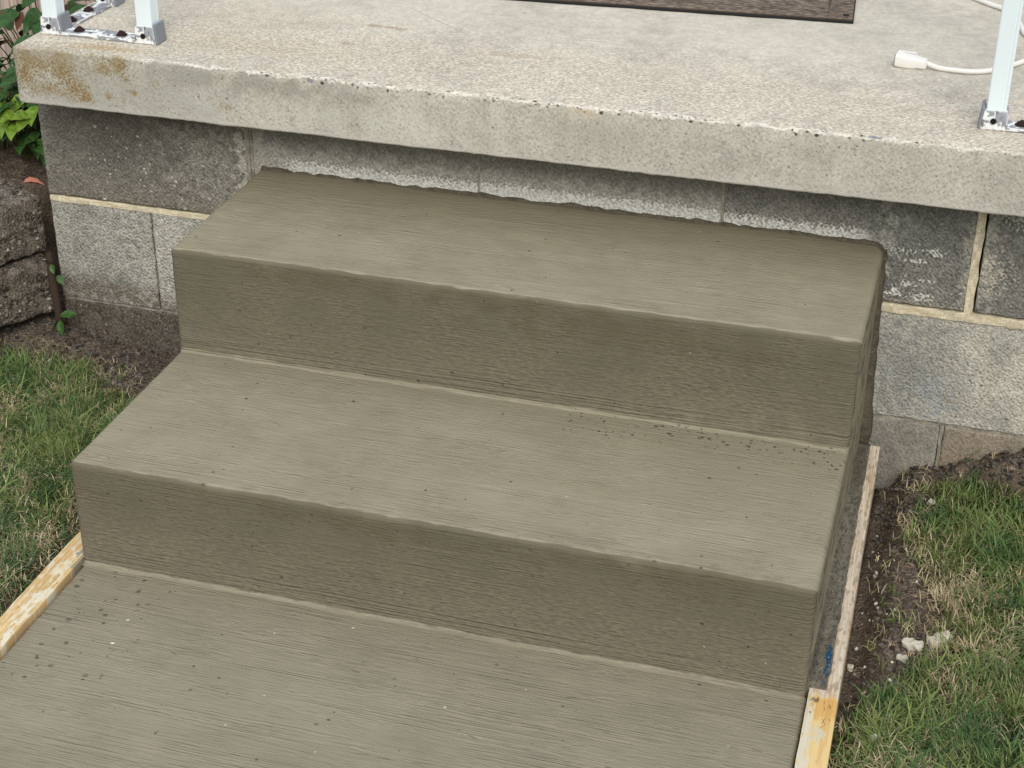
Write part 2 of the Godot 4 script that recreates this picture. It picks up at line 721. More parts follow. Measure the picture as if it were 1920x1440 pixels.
func broom(t: Tex, sd: int, y0: int, y1: int, gain: float) -> void:
	# bristle lines that waver, overlap and come and go
	var where := t.noise(0.02, 3, sd + 7, 9.0, 1.0)
	var there := t.noise(0.03, 3, sd + 8, 5.0, 1.0)
	t.shade(t.noise(0.45, 2, sd, 24.0, 1.0), 0.06 * gain, 0.22 * gain, y0, y1)
	t.shade_by(t.noise(0.34, 2, sd + 1, 70.0, 1.0), where, 0.10 * gain, 0.34 * gain, y0, y1)
	t.shade_by(t.noise(0.42, 2, sd + 5, 9.0, 1.0), there, 0.09 * gain, 0.26 * gain, y0, y1)
	t.shade(t.noise(0.06, 2, sd + 2, 40.0, 2.0), 0.014, 0.02, y0, y1)


# points of the stair profile (z, y) with the run length in z of the Vector3
func step_profile() -> PackedVector3Array:
	var raw := PackedVector2Array()
	var rn := 0.0075
	var rc := 0.004
	var lay := func(a: Vector2, b: Vector2, step: float):
		var n := maxi(1, int(round(a.distance_to(b) / step)))
		for i in n:
			raw.append(a.lerp(b, float(i) / n))
	var arc := func(c: Vector2, rad: float, a0: float, a1: float):
		for i in 5:
			var a := lerpf(a0, a1, i / 5.0)
			raw.append(c + Vector2(cos(a), sin(a)) * rad)
	lay.call(Vector2(0.0, T1), Vector2(Z1 - rn, T1), 0.012)
	arc.call(Vector2(Z1 - rn, T1 - rn), rn, PI / 2, 0.0)
	lay.call(Vector2(Z1, T1 - rn), Vector2(Z1, T2 + rc), 0.012)
	arc.call(Vector2(Z1 + rc, T2 + rc), rc, PI, PI * 1.5)
	lay.call(Vector2(Z1 + rc, T2), Vector2(Z2 - rn, T2), 0.012)
	arc.call(Vector2(Z2 - rn, T2 - rn), rn, PI / 2, 0.0)
	lay.call(Vector2(Z2, T2 - rn), Vector2(Z2, rc), 0.012)
	arc.call(Vector2(Z2 + rc, rc), rc, PI, PI * 1.5)
	raw.append(Vector2(Z2 + rc, 0.0))
	raw.append(Vector2(Z2 + rc + 0.004, -0.002))
	var o := PackedVector3Array()
	var run := 0.0
	for i in raw.size():
		if i:
			run += raw[i].distance_to(raw[i - 1])
		o.append(Vector3(raw[i].x, raw[i].y, run))
	return o


func back_corner(z: float) -> float:
	var r := 0.030
	if z >= r:
		return 0.0
	var k := r - maxf(z, 0.0)
	return (r - sqrt(maxf(r * r - k * k, 0.0))) * 0.8


func build_steps() -> void:
	var p := step_profile()
	var total := p[p.size() - 1].z
	var tw := 1056
	var th := int(ceil(total * 1000.0))
	# rows of the unrolled texture, in millimetres
	var e1 := 341
	var e2 := e1 + 176
	var e3 := e2 + 347
	var t := Tex.new(tw, th, TREAD)
	var big := t.noise(0.006, 4, 61)
	var mid := t.noise(0.02, 4, 62)
	var fine := t.noise(0.35, 2, 63)
	var wave := t.noise(0.015, 3, 64, 8.0, 1.0)
	var crust := t.noise(0.16, 3, 66, 2.6, 1.0)
	var rag := t.noise(0.10, 4, 65, 7.0, 1.0)
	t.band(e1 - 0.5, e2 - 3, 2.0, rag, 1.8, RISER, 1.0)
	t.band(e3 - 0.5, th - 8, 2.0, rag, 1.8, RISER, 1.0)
	t.shade(big, 0.035)
	t.shade(mid, 0.022, 0.06)
	broom(t, 70, 0, e1 - 2, 0.75)
	broom(t, 74, e1 - 2, e2, 0.45)
	broom(t, 78, e2, e3 - 2, 0.8)
	broom(t, 82, e3 - 2, th, 0.5)
	t.shade(fine, 0.07, 0.05)
	# worked, crusty lower half of the risers, with bounced light painted as paler bands
	for q in [[e2 - 26, e2 + 2], [th - 34, th - 6]]:
		t.shade(t.noise(0.22, 2, 69, 70.0, 1.0), 0.13, 0.32, q[0], q[1])
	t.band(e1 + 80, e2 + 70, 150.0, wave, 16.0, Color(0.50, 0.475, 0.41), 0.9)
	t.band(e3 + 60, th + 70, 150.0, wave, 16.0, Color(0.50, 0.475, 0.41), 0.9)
	t.shade(crust, 0.07, 0.08, e1 + 4, e2 - 2, 110)
	t.shade_by(t.noise(0.25, 3, 67, 3.5, 1.0), big, 0.10, 0.13, e1 + 10, e2 - 2)
	t.shade(crust, 0.08, 0.10, e3 + 4, th - 6, 110)
	t.shade_by(t.noise(0.25, 3, 68, 3.5, 1.0), mid, 0.10, 0.13, e3 + 10, th - 6)
	# damp darker zones high on the risers
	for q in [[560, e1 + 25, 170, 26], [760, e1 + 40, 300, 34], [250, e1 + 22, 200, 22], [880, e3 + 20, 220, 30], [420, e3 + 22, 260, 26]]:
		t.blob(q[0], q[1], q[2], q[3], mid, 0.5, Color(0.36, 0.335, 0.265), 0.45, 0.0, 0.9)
	# drying paler laitance: front of the treads
	for q in [[180, e1 - 70, 330, 60], [700, e1 - 40, 300, 40], [160, e3 - 90, 260, 90], [760, e3 - 60, 380, 70], [500, e2 + 110, 420, 40]]:
		t.blob(q[0], q[1], q[2], q[3], big, 0.5, Color(0.61, 0.585, 0.505), 0.4, 0.0, 0.9)
	for q in [[500, 60, 500, 50], [800, e2 + 40, 260, 40], [700, e3 - 150, 300, 26]]:
		t.blob(q[0], q[1], q[2], q[3], mid, 0.5, Color(0.545, 0.52, 0.435), 0.55, 0.0, 0.9)
	t.band(e1 - 5, e1 + 0.5, 2.5, rag, 5.0, Color(0.65, 0.625, 0.55), 0.6)  # ragged pale line along each nosing
	t.band(e3 - 5, e3 + 0.5, 2.5, rag, 5.0, Color(0.65, 0.625, 0.55), 0.4)
	t.band(e2 - 3, e2 + 3, 2.0, rag, 6.0, Color(0.64, 0.615, 0.54), 0.45)  # sky light caught by the coves, painted as a pale line at each riser foot
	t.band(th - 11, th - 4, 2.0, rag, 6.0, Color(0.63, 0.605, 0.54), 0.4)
	# still damp towards the wall
	t.band(-230, 200, 190.0, mid, 30.0, Color(0.475, 0.45, 0.37), 0.7)
	t.band(-230, 40, 40.0, wave, 14.0, Color(0.43, 0.40, 0.33), 0.5)
	t.blob(tw - 80, e2 + 70, 420, 110, mid, 0.5, Color(0.53, 0.505, 0.425), 0.5, 0.0, 0.9)
	# back edge left rough and dark against the blocks
	t.band(0, 9, 3.0, wave, 8.0, Color(0.36, 0.33, 0.27), 0.8, -0.1)
	# pits, crumbs and a little grit
	t.specks(rng, 50, 0.6, 2.2, Color(0.29, 0.27, 0.22), 0.85, -0.35, 0, 0, tw, e1)
	t.specks(rng, 85, 0.6, 2.2, Color(0.29, 0.27, 0.22), 0.85, -0.35, 0, e2, tw, e3)
	t.specks(rng, 150, 0.7, 2.6, Color(0.25, 0.23, 0.18), 0.85, 0.3, 640, e2, tw, e2 + 60)
	t.specks(rng, 50, 0.7, 2.2, Color(0.25, 0.23, 0.19), 0.7, -0.3, 0, e1, tw, e2)
	t.specks(rng, 60, 0.7, 2.2, Color(0.25, 0.23, 0.19), 0.7, -0.3, 0, e3, tw, th)
	t.specks(rng, 14, 0.8, 1.8, Color(0.85, 0.83, 0.78), 0.9, 0.3)
	# hairs, twigs and scratches
	for i in 26:
		var a := Vector2(rng.randf() * tw, rng.randf() * th)
		var d := Vector2.from_angle(rng.randf_range(-0.5, 0.5)) * rng.randf_range(8, 34)
		t.stroke(PackedVector2Array([a, a + d * 0.5 + Vector2(0, rng.randf_range(-3, 3)), a + d]), 0.5, Color(0.38, 0.35, 0.28), 0.6, -0.3)
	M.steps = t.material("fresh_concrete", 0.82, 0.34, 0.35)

	var root := thing("concrete_steps", "two freshly poured olive gray concrete steps below the porch slab", "steps", Vector3((X0 + X1) / 2, 0, 0))
	var cx := root.position.x
	# columns: rounded ends first and last
	var cols := PackedVector2Array()   # (x, inset)
	var rs := 0.009
	for i in 5:
		var a := lerpf(0.0, PI / 2, i / 4.0)
		cols.append(Vector2(X0 + rs - rs * cos(a), rs - rs * sin(a)))
	var nx := 105
	for i in range(1, nx):
		cols.append(Vector2(lerpf(X0 + rs, X1 - rs, float(i) / nx), 0.0))
	for i in 5:
		var a := lerpf(PI / 2, 0.0, i / 4.0)
		cols.append(Vector2(X1 - rs + rs * cos(a), rs - rs * sin(a)))
	var nr := p.size()
	var nc := cols.size()
	var v := PackedVector3Array()
	var uv := PackedVector2Array()
	for i in nr:
		var pa := p[maxi(i - 1, 0)]
		var pb := p[mini(i + 1, nr - 1)]
		var nrm := Vector2(-(pb.y - pa.y), pb.x - pa.x).normalized()
		for c in cols:
			var q := Vector3(c.x, p[i].y, p[i].x)
			var d := -c.y + 0.0011 * n3(q, 7.0) + 0.0005 * n3(q, 40.0)
			var near := 0.0
			for nose in [Vector2(Z1, T1), Vector2(Z2, T2)]:
				near = maxf(near, 1.0 - Vector2(p[i].x, p[i].y).distance_to(nose) / 0.03)
			d += maxf(near, 0.0) * (0.0006 * n3(q + Vector3(5, 0, 0), 20.0) + 0.0006 * n3(q, 75.0))
			d += 0.0022 * maxf(0.0, 1.0 - (X1 - c.x) / 0.010) * n3(q, 70.0)
			# the poured lip sags a little along its length
			q.y += nrm.y * d + 0.0016 * n3(Vector3(c.x, 9.0, 0.0), 3.0)
			q.z += nrm.x * d
			q.x -= back_corner(q.z) * clampf((c.x - (X1 - 0.12)) / 0.12, 0.0, 1.0)
			q.x -= cx
			v.append(q)
			uv.append(Vector2((c.x - X0) * 1000.0 / tw, p[i].z * 1000.0 / th))
	# split into treads and risers, one shared set of normals
	var whole := finish(v, uv, sheet_idx(nr, nc, false))
	var arr := whole.surface_get_arrays(0)
	var cut := [0, 0, 0, 0, nr - 1]
	for i in nr:
		if p[i].z * 1000.0 <= e1 + 1:
			cut[1] = i
		if p[i].z * 1000.0 <= e2 - 2:
			cut[2] = i
		if p[i].z * 1000.0 <= e3 + 1:
			cut[3] = i
	for k in 4:
		var a: int = cut[k]
		var b: int = cut[k + 1]
		var part := []
		part.resize(Mesh.ARRAY_MAX)
		part[Mesh.ARRAY_VERTEX] = v.slice(a * nc, (b + 1) * nc)
		part[Mesh.ARRAY_NORMAL] = (arr[Mesh.ARRAY_NORMAL] as PackedVector3Array).slice(a * nc, (b + 1) * nc)
		part[Mesh.ARRAY_TEX_UV] = uv.slice(a * nc, (b + 1) * nc)
		part[Mesh.ARRAY_INDEX] = sheet_idx(b - a + 1, nc, false)
		var am := ArrayMesh.new()
		am.add_surface_from_arrays(Mesh.PRIMITIVE_TRIANGLES, part)
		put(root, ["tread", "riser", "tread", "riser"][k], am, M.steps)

	# the two cheeks
	t = Tex.new(700, 460, Color(0.55, 0.525, 0.445))
	t.shade(t.noise(0.008, 4, 91), 0.12, 0.1)
	t.shade(t.noise(0.05, 4, 92), 0.12, 0.2)
	t.shade(t.noise(0.3, 2, 93), 0.10, 0.08)
	t.tint(t.noise(0.03, 3, 94, 4.0, 1.0), 0.62, 0.75, Color(0.33, 0.31, 0.26), 0.6, -0.15)
	t.specks(rng, 160, 0.7, 2.5, Color(0.28, 0.26, 0.21), 0.8, -0.3)
	M.cheek = t.material("fresh_concrete_side", 0.85, 0.35, 0.35)
	for side in [0, 1]:
		var sx: float = (X1 if side else X0) - cx
		v = PackedVector3Array()
		uv = PackedVector2Array()
		var idx := PackedInt32Array()
		for q in [[0.0, Z1 - rs, T1 - rs], [Z1 - rs, Z2 - rs, T2 - rs]]:
			var base := v.size()
			var n := 24
			var ny := 22
			for i in n + 1:
				for j in ny + 1:
					var z := lerpf(q[0], q[1], float(i) / n)
					var y := lerpf(q[2], -0.12, float(j) / ny)
					var edge := minf(minf(float(j), 3.0) / 3.0, 1.0)
					v.append(Vector3(sx - (back_corner(z) if side else 0.0) + edge * 0.0015 * n3(Vector3(sx, y, z), 18.0), y, z))
					uv.append(Vector2(z / 0.7, (T1 - y) / 0.46))
			idx.append_array(sheet_idx(n + 1, ny + 1, side == 0, base))
		put(root, "side", finish(v, uv, idx), M.cheek)

	# cement pushed up against the blocks behind the tread and beside it
	var path := PackedVector3Array()
	var rad := PackedFloat32Array()
	for i in 90:
		var x := lerpf(X0 + 0.004, X1 - 0.02, i / 89.0)
		path.append(Vector3(x - cx, T1 - 0.003 + 0.003 * n3(Vector3(x, 0, 0), 16.0), 0.001))
		rad.append(0.0065 + 0.004 * n3(Vector3(x, 5, 0), 30.0) + 0.003 * n3(Vector3(x, 5, 0), 90.0))
	put(root, "smear", tube(path, rad, 8), M.smear)
	path = PackedVector3Array()
	rad = PackedFloat32Array()
	for i in 70:
		var y := lerpf(T1 - 0.006, -0.06, i / 69.0)
		var w := lerpf(0.014, 0.018, i / 69.0)
		path.append(Vector3(X1 - cx - 0.010 * (1.0 - i / 69.0) + 0.003 * n3(Vector3(0, y, 0), 20.0), y, 0.001))
		rad.append(w + 0.0025 * n3(Vector3(3, y, 0), 12.0) + 0.0008 * n3(Vector3(3, y, 0), 60.0))
	put(root, "smear", tube(path, rad, 8), M.smear)
	path = PackedVector3Array()
	rad = PackedFloat32Array()
	for i in 24:
		var a := lerpf(0.0, PI / 2, i / 23.0)
		path.append(Vector3(X1 - cx - 0.022 + 0.022 * sin(a), T1 - 0.026 + 0.022 * cos(a), 0.001))
		rad.append(0.0075 + 0.003 * n3(Vector3(8, i, 0), 0.3))
	put(root, "smear", tube(path, rad, 8), M.smear)


func build_walkway() -> void:
	var tw := 1060
	var th := 900
	var t := Tex.new(tw, th, Color(0.548, 0.524, 0.456))
	var big := t.noise(0.006, 4, 101)
	var wave := t.noise(0.015, 3, 104, 8.0, 1.0)
	t.shade(big, 0.03)
	t.shade(t.noise(0.02, 4, 102), 0.02, 0.06)
	broom(t, 110, 0, th, 0.78)
	t.shade(t.noise(0.35, 2, 103), 0.06, 0.05)
	t.band(-4, 4, 4.0, wave, 4.0, Color(0.61, 0.59, 0.53), 0.4)
	t.blob(250, 240, 420, 160, big, 0.4, Color(0.59, 0.568, 0.50), 0.4, 0.0, 0.9)
	t.specks(rng, 100, 0.6, 2.2, Color(0.29, 0.27, 0.22), 0.85, -0.35, 0, 0, tw, 560)
	t.specks(rng, 40, 1.0, 3.0, Color(0.38, 0.355, 0.30), 0.75, 0.4, 0, 0, tw, 560)
	t.specks(rng, 50, 1.0, 3.6, Color(0.33, 0.31, 0.26), 0.8, 0.4, 0, 5, 160, 260)
	t.specks(rng, 12, 1.2, 2.4, Color(0.88, 0.86, 0.80), 0.95, 0.4, 0, 0, tw, 300)
	for i in 24:
		var a := Vector2(rng.randf() * tw, rng.randf() * 500)
		t.stroke(PackedVector2Array([a, a + Vector2(rng.randf_range(5, 14), rng.randf_range(-6, 3))]), 0.7, Color(0.36, 0.34, 0.28), 0.7, -0.35)
	M.walk = t.material("fresh_broomed_concrete", 0.82, 0.34, 0.35)
	var xa := 0.4345
	var xb := 1.4885
	var v := PackedVector3Array()
	var uv := PackedVector2Array()
	var xs := PackedFloat32Array()
	for i in 106:
		xs.append(lerpf(xa + 0.006, xb - 0.006, i / 105.0))
	var cols := PackedVector2Array([Vector2(xa, -0.10), Vector2(xa, -0.006), Vector2(xa + 0.002, -0.002)])
	for x in xs:
		cols.append(Vector2(x, 0.0))
	cols.append_array([Vector2(xb - 0.002, -0.002), Vector2(xb, -0.006), Vector2(xb, -0.10)])
	var rows := 0
	var z := Z2 - 0.002
	while z < 4.0:
		for c in cols:
			v.append(Vector3(c.x, c.y + (0.0011 * n3(Vector3(c.x, 2, z), 7.0) + 0.0006 * n3(Vector3(c.x, 2, z), 35.0) if c.y > -0.05 else 0.0) - 0.0015, z))
			uv.append(Vector2((c.x - xa) / (tw * 0.001), (z - Z2) / (th * 0.001)))
		rows += 1
		z += 0.012 if z < 1.3 else 0.1
	setting(put(self, "walkway", finish(v, uv, sheet_idx(rows, cols.size(), false)), M.walk))


# ---------------------------------------------------------------- block wall
# one block face in a material of its own
func block_material(sd: int, base: Color, pores: float, marks: Callable) -> StandardMaterial3D:
	var t := Tex.new(400, 200, base)
	var n1 := t.noise(0.010, 4, sd)
	var n2 := t.noise(0.045, 4, sd + 1)
	var n3_ := t.noise(0.42, 2, sd + 2, 1.0, 1.0, FastNoiseLite.TYPE_VALUE_CUBIC)
	t.shade(n1, 0.10)
	t.shade(n2, 0.09, 0.10)
	marks.call(t, n1, n2, n3_)
	t.shade(n3_, 0.28 * pores, 0.34 * pores)
	t.tint(t.noise(0.38, 2, sd + 3, 1.0, 1.0, FastNoiseLite.TYPE_VALUE_CUBIC), 0.62, 0.74, base.darkened(0.4), 0.4 * pores, -0.3)
	t.tint(t.noise(0.38, 2, sd + 4, 1.0, 1.0, FastNoiseLite.TYPE_VALUE_CUBIC), 0.66, 0.78, base.lightened(0.35), 0.5 * pores, 0.15)
	return t.material("concrete_block", 0.95, 0.38, 0.2)


func build_wall() -> void:
	var root := thing("block_wall", "gray concrete block foundation wall under the porch slab", "wall", Vector3(WALL_L, 0, 0))
	var white := Color(0.83, 0.83, 0.805)
	var pale := Color(0.66, 0.655, 0.62)
	# painters for the faces: u to the right, v down, 400 x 200
	var a1 := func(t: Tex, n1, n2, f):
		t.blob(330, 110, 110, 110, n2, 0.7, Color(0.60, 0.59, 0.55), 0.55, 0.0, 0.8)
		t.blob(130, 90, 150, 80, n1, 0.5, Color(0.33, 0.32, 0.30), 0.5, 0.0, 0.8)
		t.band(176, 210, 16.0, n2, 10.0, Color(0.50, 0.47, 0.42), 0.5)
		t.blob(395, 110, 22, 130, n2, 0.6, Color(0.72, 0.71, 0.66), 0.8, 0.1, 0.5)
		t.specks(rng, 150, 0.6, 2.6, Color(0.80, 0.79, 0.74), 0.95, 0.15, 90, 60, 400, 200)
		t.specks(rng, 60, 0.6, 1.8, Color(0.78, 0.77, 0.72), 0.9, 0.15)
		t.blob(0, 100, 14, 130, n2, 0.5, Color(0.52, 0.51, 0.48), 0.6, 0.0, 0.5)
	var a2 := func(t: Tex, n1, n2, f):
		t.band(50, 124, 24.0, n2, 12.0, Color(0.66, 0.65, 0.61), 0.7, 0.0)
		t.band(80, 140, 8.0, f, 9.0, white, 0.95, 0.15, 40)
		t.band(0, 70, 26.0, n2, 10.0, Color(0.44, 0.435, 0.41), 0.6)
		t.blob(6, 60, 22, 90, n2, 0.5, Color(0.68, 0.66, 0.61), 0.7, 0.0, 0.5)
	var a3 := func(t: Tex, n1, n2, f):
		t.band(48, 130, 24.0, n2, 14.0, Color(0.68, 0.67, 0.63), 0.7, 0.0)
		t.band(77, 140, 8.0, f, 9.0, white, 0.95, 0.15)
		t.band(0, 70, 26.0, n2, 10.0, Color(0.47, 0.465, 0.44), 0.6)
	var a4 := func(t: Tex, n1, n2, f):
		t.band(60, 112, 26.0, n2, 16.0, Color(0.56, 0.555, 0.525), 0.7, 0.0, 0, 230)
		t.band(81, 130, 8.0, f, 9.0, white, 0.9, 0.15, 0, 262)
		for i in 16:
			t.blob(rng.randf_range(255, 350), rng.randf_range(105, 192), rng.randf_range(5, 18), rng.randf_range(2, 6), f, 0.9, white, 0.8, 0.1, 0.5)
		t.blob(268, 100, 16, 70, n2, 0.8, pale, 0.6, 0.0, 0.6)
		t.blob(402, 120, 20, 130, n2, 0.6, Color(0.66, 0.64, 0.59), 0.6, 0.1, 0.7)
		t.band(190, 206, 8.0, n2, 8.0, Color(0.66, 0.63, 0.57), 0.6)
		t.specks(rng, 60, 0.6, 2.2, white, 0.9, 0.1, 150, 60, 400, 200)
	var a5 := func(t: Tex, n1, n2, f):
		t.blob(0, 110, 30, 130, n2, 0.6, Color(0.68, 0.665, 0.62), 0.75, 0.1, 0.7)
		t.blob(8, 130, 34, 26, f, 0.9, Color(0.74, 0.71, 0.65), 0.8, 0.1, 0.5)
		t.blob(50, 40, 26, 12, f, 0.9, white, 0.7, 0.1, 0.5)
		t.specks(rng, 60, 0.6, 2.0, white, 0.9, 0.1)
		t.blob(210, 120, 160, 80, n1, 0.5, Color(0.36, 0.355, 0.34), 0.5, 0.0, 0.8)
	var b1 := func(t: Tex, n1, n2, f):
		# half seen: only the right half of the face lies left of the joint
		t.band(140, 215, 40.0, n2, 26.0, Color(0.37, 0.335, 0.29), 0.75)
		t.blob(385, 90, 60, 120, n2, 0.6, Color(0.72, 0.715, 0.67), 0.6, 0.1, 0.8)
		t.specks(rng, 60, 0.6, 2.2, white, 0.85, 0.1)
	var b2 := func(t: Tex, n1, n2, f):
		t.blob(0, 110, 90, 140, n2, 0.5, Color(0.74, 0.73, 0.69), 0.6, 0.1, 0.8)
		t.band(165, 215, 26.0, n2, 20.0, Color(0.40, 0.365, 0.32), 0.6)
	var b4 := func(t: Tex, n1, n2, f):
		t.blob(110, 110, 100, 140, n2, 0.5, Color(0.52, 0.525, 0.52), 0.75, 0.0, 0.9)
		t.blob(170, 150, 30, 50, n2, 0.7, Color(0.62, 0.64, 0.65), 0.6, 0.0, 0.6)
		t.band(0, 20, 8.0, n2, 8.0, Color(0.72, 0.71, 0.67), 0.55, 0.0)
		t.blob(330, 90, 130, 110, n1, 0.5, Color(0.76, 0.75, 0.705), 0.5, 0.0, 0.9)
		t.specks(rng, 90, 0.6, 1.8, Color(0.30, 0.29, 0.27), 0.8, -0.3, 200, 0, 400, 200)
	var c4 := func(t: Tex, n1, n2, f):
		t.band(70, 210, 40.0, n2, 12.0, Color(0.45, 0.43, 0.40), 0.6)
	var c5 := func(t: Tex, n1, n2, f):
		t.band(0, 90, 40.0, n2, 12.0, Color(0.56, 0.51, 0.45), 0.7)
	var c1 := func(t: Tex, n1, n2, f):
		t.blob(330, 40, 130, 60, n2, 0.7, Color(0.58, 0.57, 0.54), 0.7, 0.0, 0.8)
		t.specks(rng, 110, 0.6, 2.8, Color(0.72, 0.69, 0.64), 0.9, 0.15)
		t.tint(n2, 0.58, 0.7, Color(0.27, 0.23, 0.20), 0.6)
	var none := func(_t: Tex, _n1, _n2, _f): pass
	var top := SLAB_B
	var bed1 := 0.2492
	var bed2 := 0.0413
	var rows := [
		# course top, bottom, [left, right, material]
		[top - 0.002, bed1 + 0.0005, [
			[0.0, 0.4005, block_material(200, Color(0.485, 0.468, 0.435), 0.9, a1)],
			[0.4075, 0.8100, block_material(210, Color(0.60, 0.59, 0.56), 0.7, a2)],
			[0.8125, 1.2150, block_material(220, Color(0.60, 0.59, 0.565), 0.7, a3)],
			[1.2190, 1.6080, block_material(230, Color(0.49, 0.485, 0.465), 0.9, a4)],
			[1.6230, 2.0250, block_material(240, Color(0.49, 0.485, 0.465), 0.8, a5)]]],
		[bed1 - 0.0115, bed2 + 0.003, [
			[-0.2, 0.1990, block_material(250, Color(0.625, 0.618, 0.585), 1.0, b1)],
			[0.2015, 0.6000, block_material(260, Color(0.69, 0.68, 0.64), 1.0, b2)],
			[0.6080, 1.0080, null],
			[1.0160, 1.4080, null],
			[1.4100, 1.8180, block_material(270, Color(0.70, 0.69, 0.65), 0.75, b4)],
			[1.8260, 2.0250, null]]],
		[bed2 - 0.003, -0.20, [
			[0.0, 0.3985, block_material(280, Color(0.40, 0.375, 0.34), 1.0, c1)],
			[0.4065, 0.8050, null],
			[0.8130, 1.2110, null],
			[1.2190, 1.5990, block_material(290, Color(0.56, 0.545, 0.51), 0.55, c4)],
			[1.6060, 2.0250, block_material(300, Color(0.58, 0.54, 0.49), 0.55, c5)]]],
	]
	var common := block_material(310, Color(0.55, 0.54, 0.51), 1.0, none)
	var q := 0
	for row in rows:
		for s in row[2]:
			q += 1
			var left: float = s[0]
			var wide: float = s[1] - s[0]
			var uv0 := 0.0
			if left < 0.0:               # only the right half shows
				wide = s[1]
				left = 0.0
				uv0 = 0.5
			var tall: float = row[0] - row[1]
			var m := rbox(Vector3(wide, tall, 0.19), 0.0035, 0.012, 0.0016, 90.0, Vector3(q * 3.1, 0, 0))
			var mat: StandardMaterial3D = s[2] if s[2] else common
			if uv0 > 0.0:
				mat.uv1_scale = Vector3(0.5, 1, 1)
				mat.uv1_offset = Vector3(0.5, 0, 0)
			put(root, "block", m, mat, Transform3D(Basis(), Vector3(left + wide / 2, (row[0] + row[1]) / 2, -0.095 + 0.0012 * n3(Vector3(q, 0, 0), 3.3))))
	# the return of the wall under the left end of the slab
	for k in 3:
		for row in 3:
			var y0: float = [bed1, bed2, -0.2][row]
			var y1: float = [top - 0.002, bed1 - 0.0115, bed2 - 0.006][row]
			var m := rbox(Vector3(0.19, y1 - y0, 0.398), 0.0035, 0.03, 0.0016, 90.0, Vector3(k, row, 0))
			put(root, "block", m, common, Transform3D(Basis(), Vector3(0.095, (y0 + y1) / 2, -0.199 - 0.19 - 0.006 - 0.404 * k)))

	# mortar: beds between the courses, then heads
	var joint := func(x0: float, x1: float, y0: float, y1: float, z: float, mat: Material):
		var m := rbox(Vector3(x1 - x0, y1 - y0, 0.17), 0.0015, 0.012, 0.0028, 70.0, Vector3(x0 * 7, y0 * 9, 0))
		put(root, "mortar_joint", m, mat, Transform3D(Basis(), Vector3((x0 + x1) / 2, (y0 + y1) / 2, z - 0.085)))
	joint.call(0.002, 0.56, bed1 - 0.0125, bed1 - 0.002, 0.0005, M.mortar)
	joint.call(0.56, 1.38, bed1 - 0.0125, bed1 - 0.002, -0.002, M.mortar_gray)
	joint.call(1.38, 2.02, bed1 - 0.0165, bed1 - 0.002, 0.0022, M.mortar)
	joint.call(0.002, 2.02, bed2 - 0.0045, bed2 + 0.0035, -0.004, M.mortar_gray)
	for x in [0.4035, 0.8112, 1.217]:
		joint.call(x - 0.004, x + 0.004, bed1, top - 0.003, -0.0015, M.mortar_gray)
	joint.call(0.3945, 0.4025, bed1 + 0.001, top - 0.003, 0.0016, M.mortar_gray)
	joint.call(1.6070, 1.6205, bed1 - 0.003, top - 0.003, 0.0012, M.mortar)
	for x in [0.604, 1.012, 1.822]:
		joint.call(x - 0.0045, x + 0.0045, bed2, bed1 - 0.012, -0.002, M.mortar_gray)
	joint.call(0.1985, 0.2005, bed2, bed1 - 0.012, -0.006, M.mortar_gray)
	joint.call(1.5995, 1.6055, -0.2, bed2 - 0.004, -0.002, M.mortar_gray)


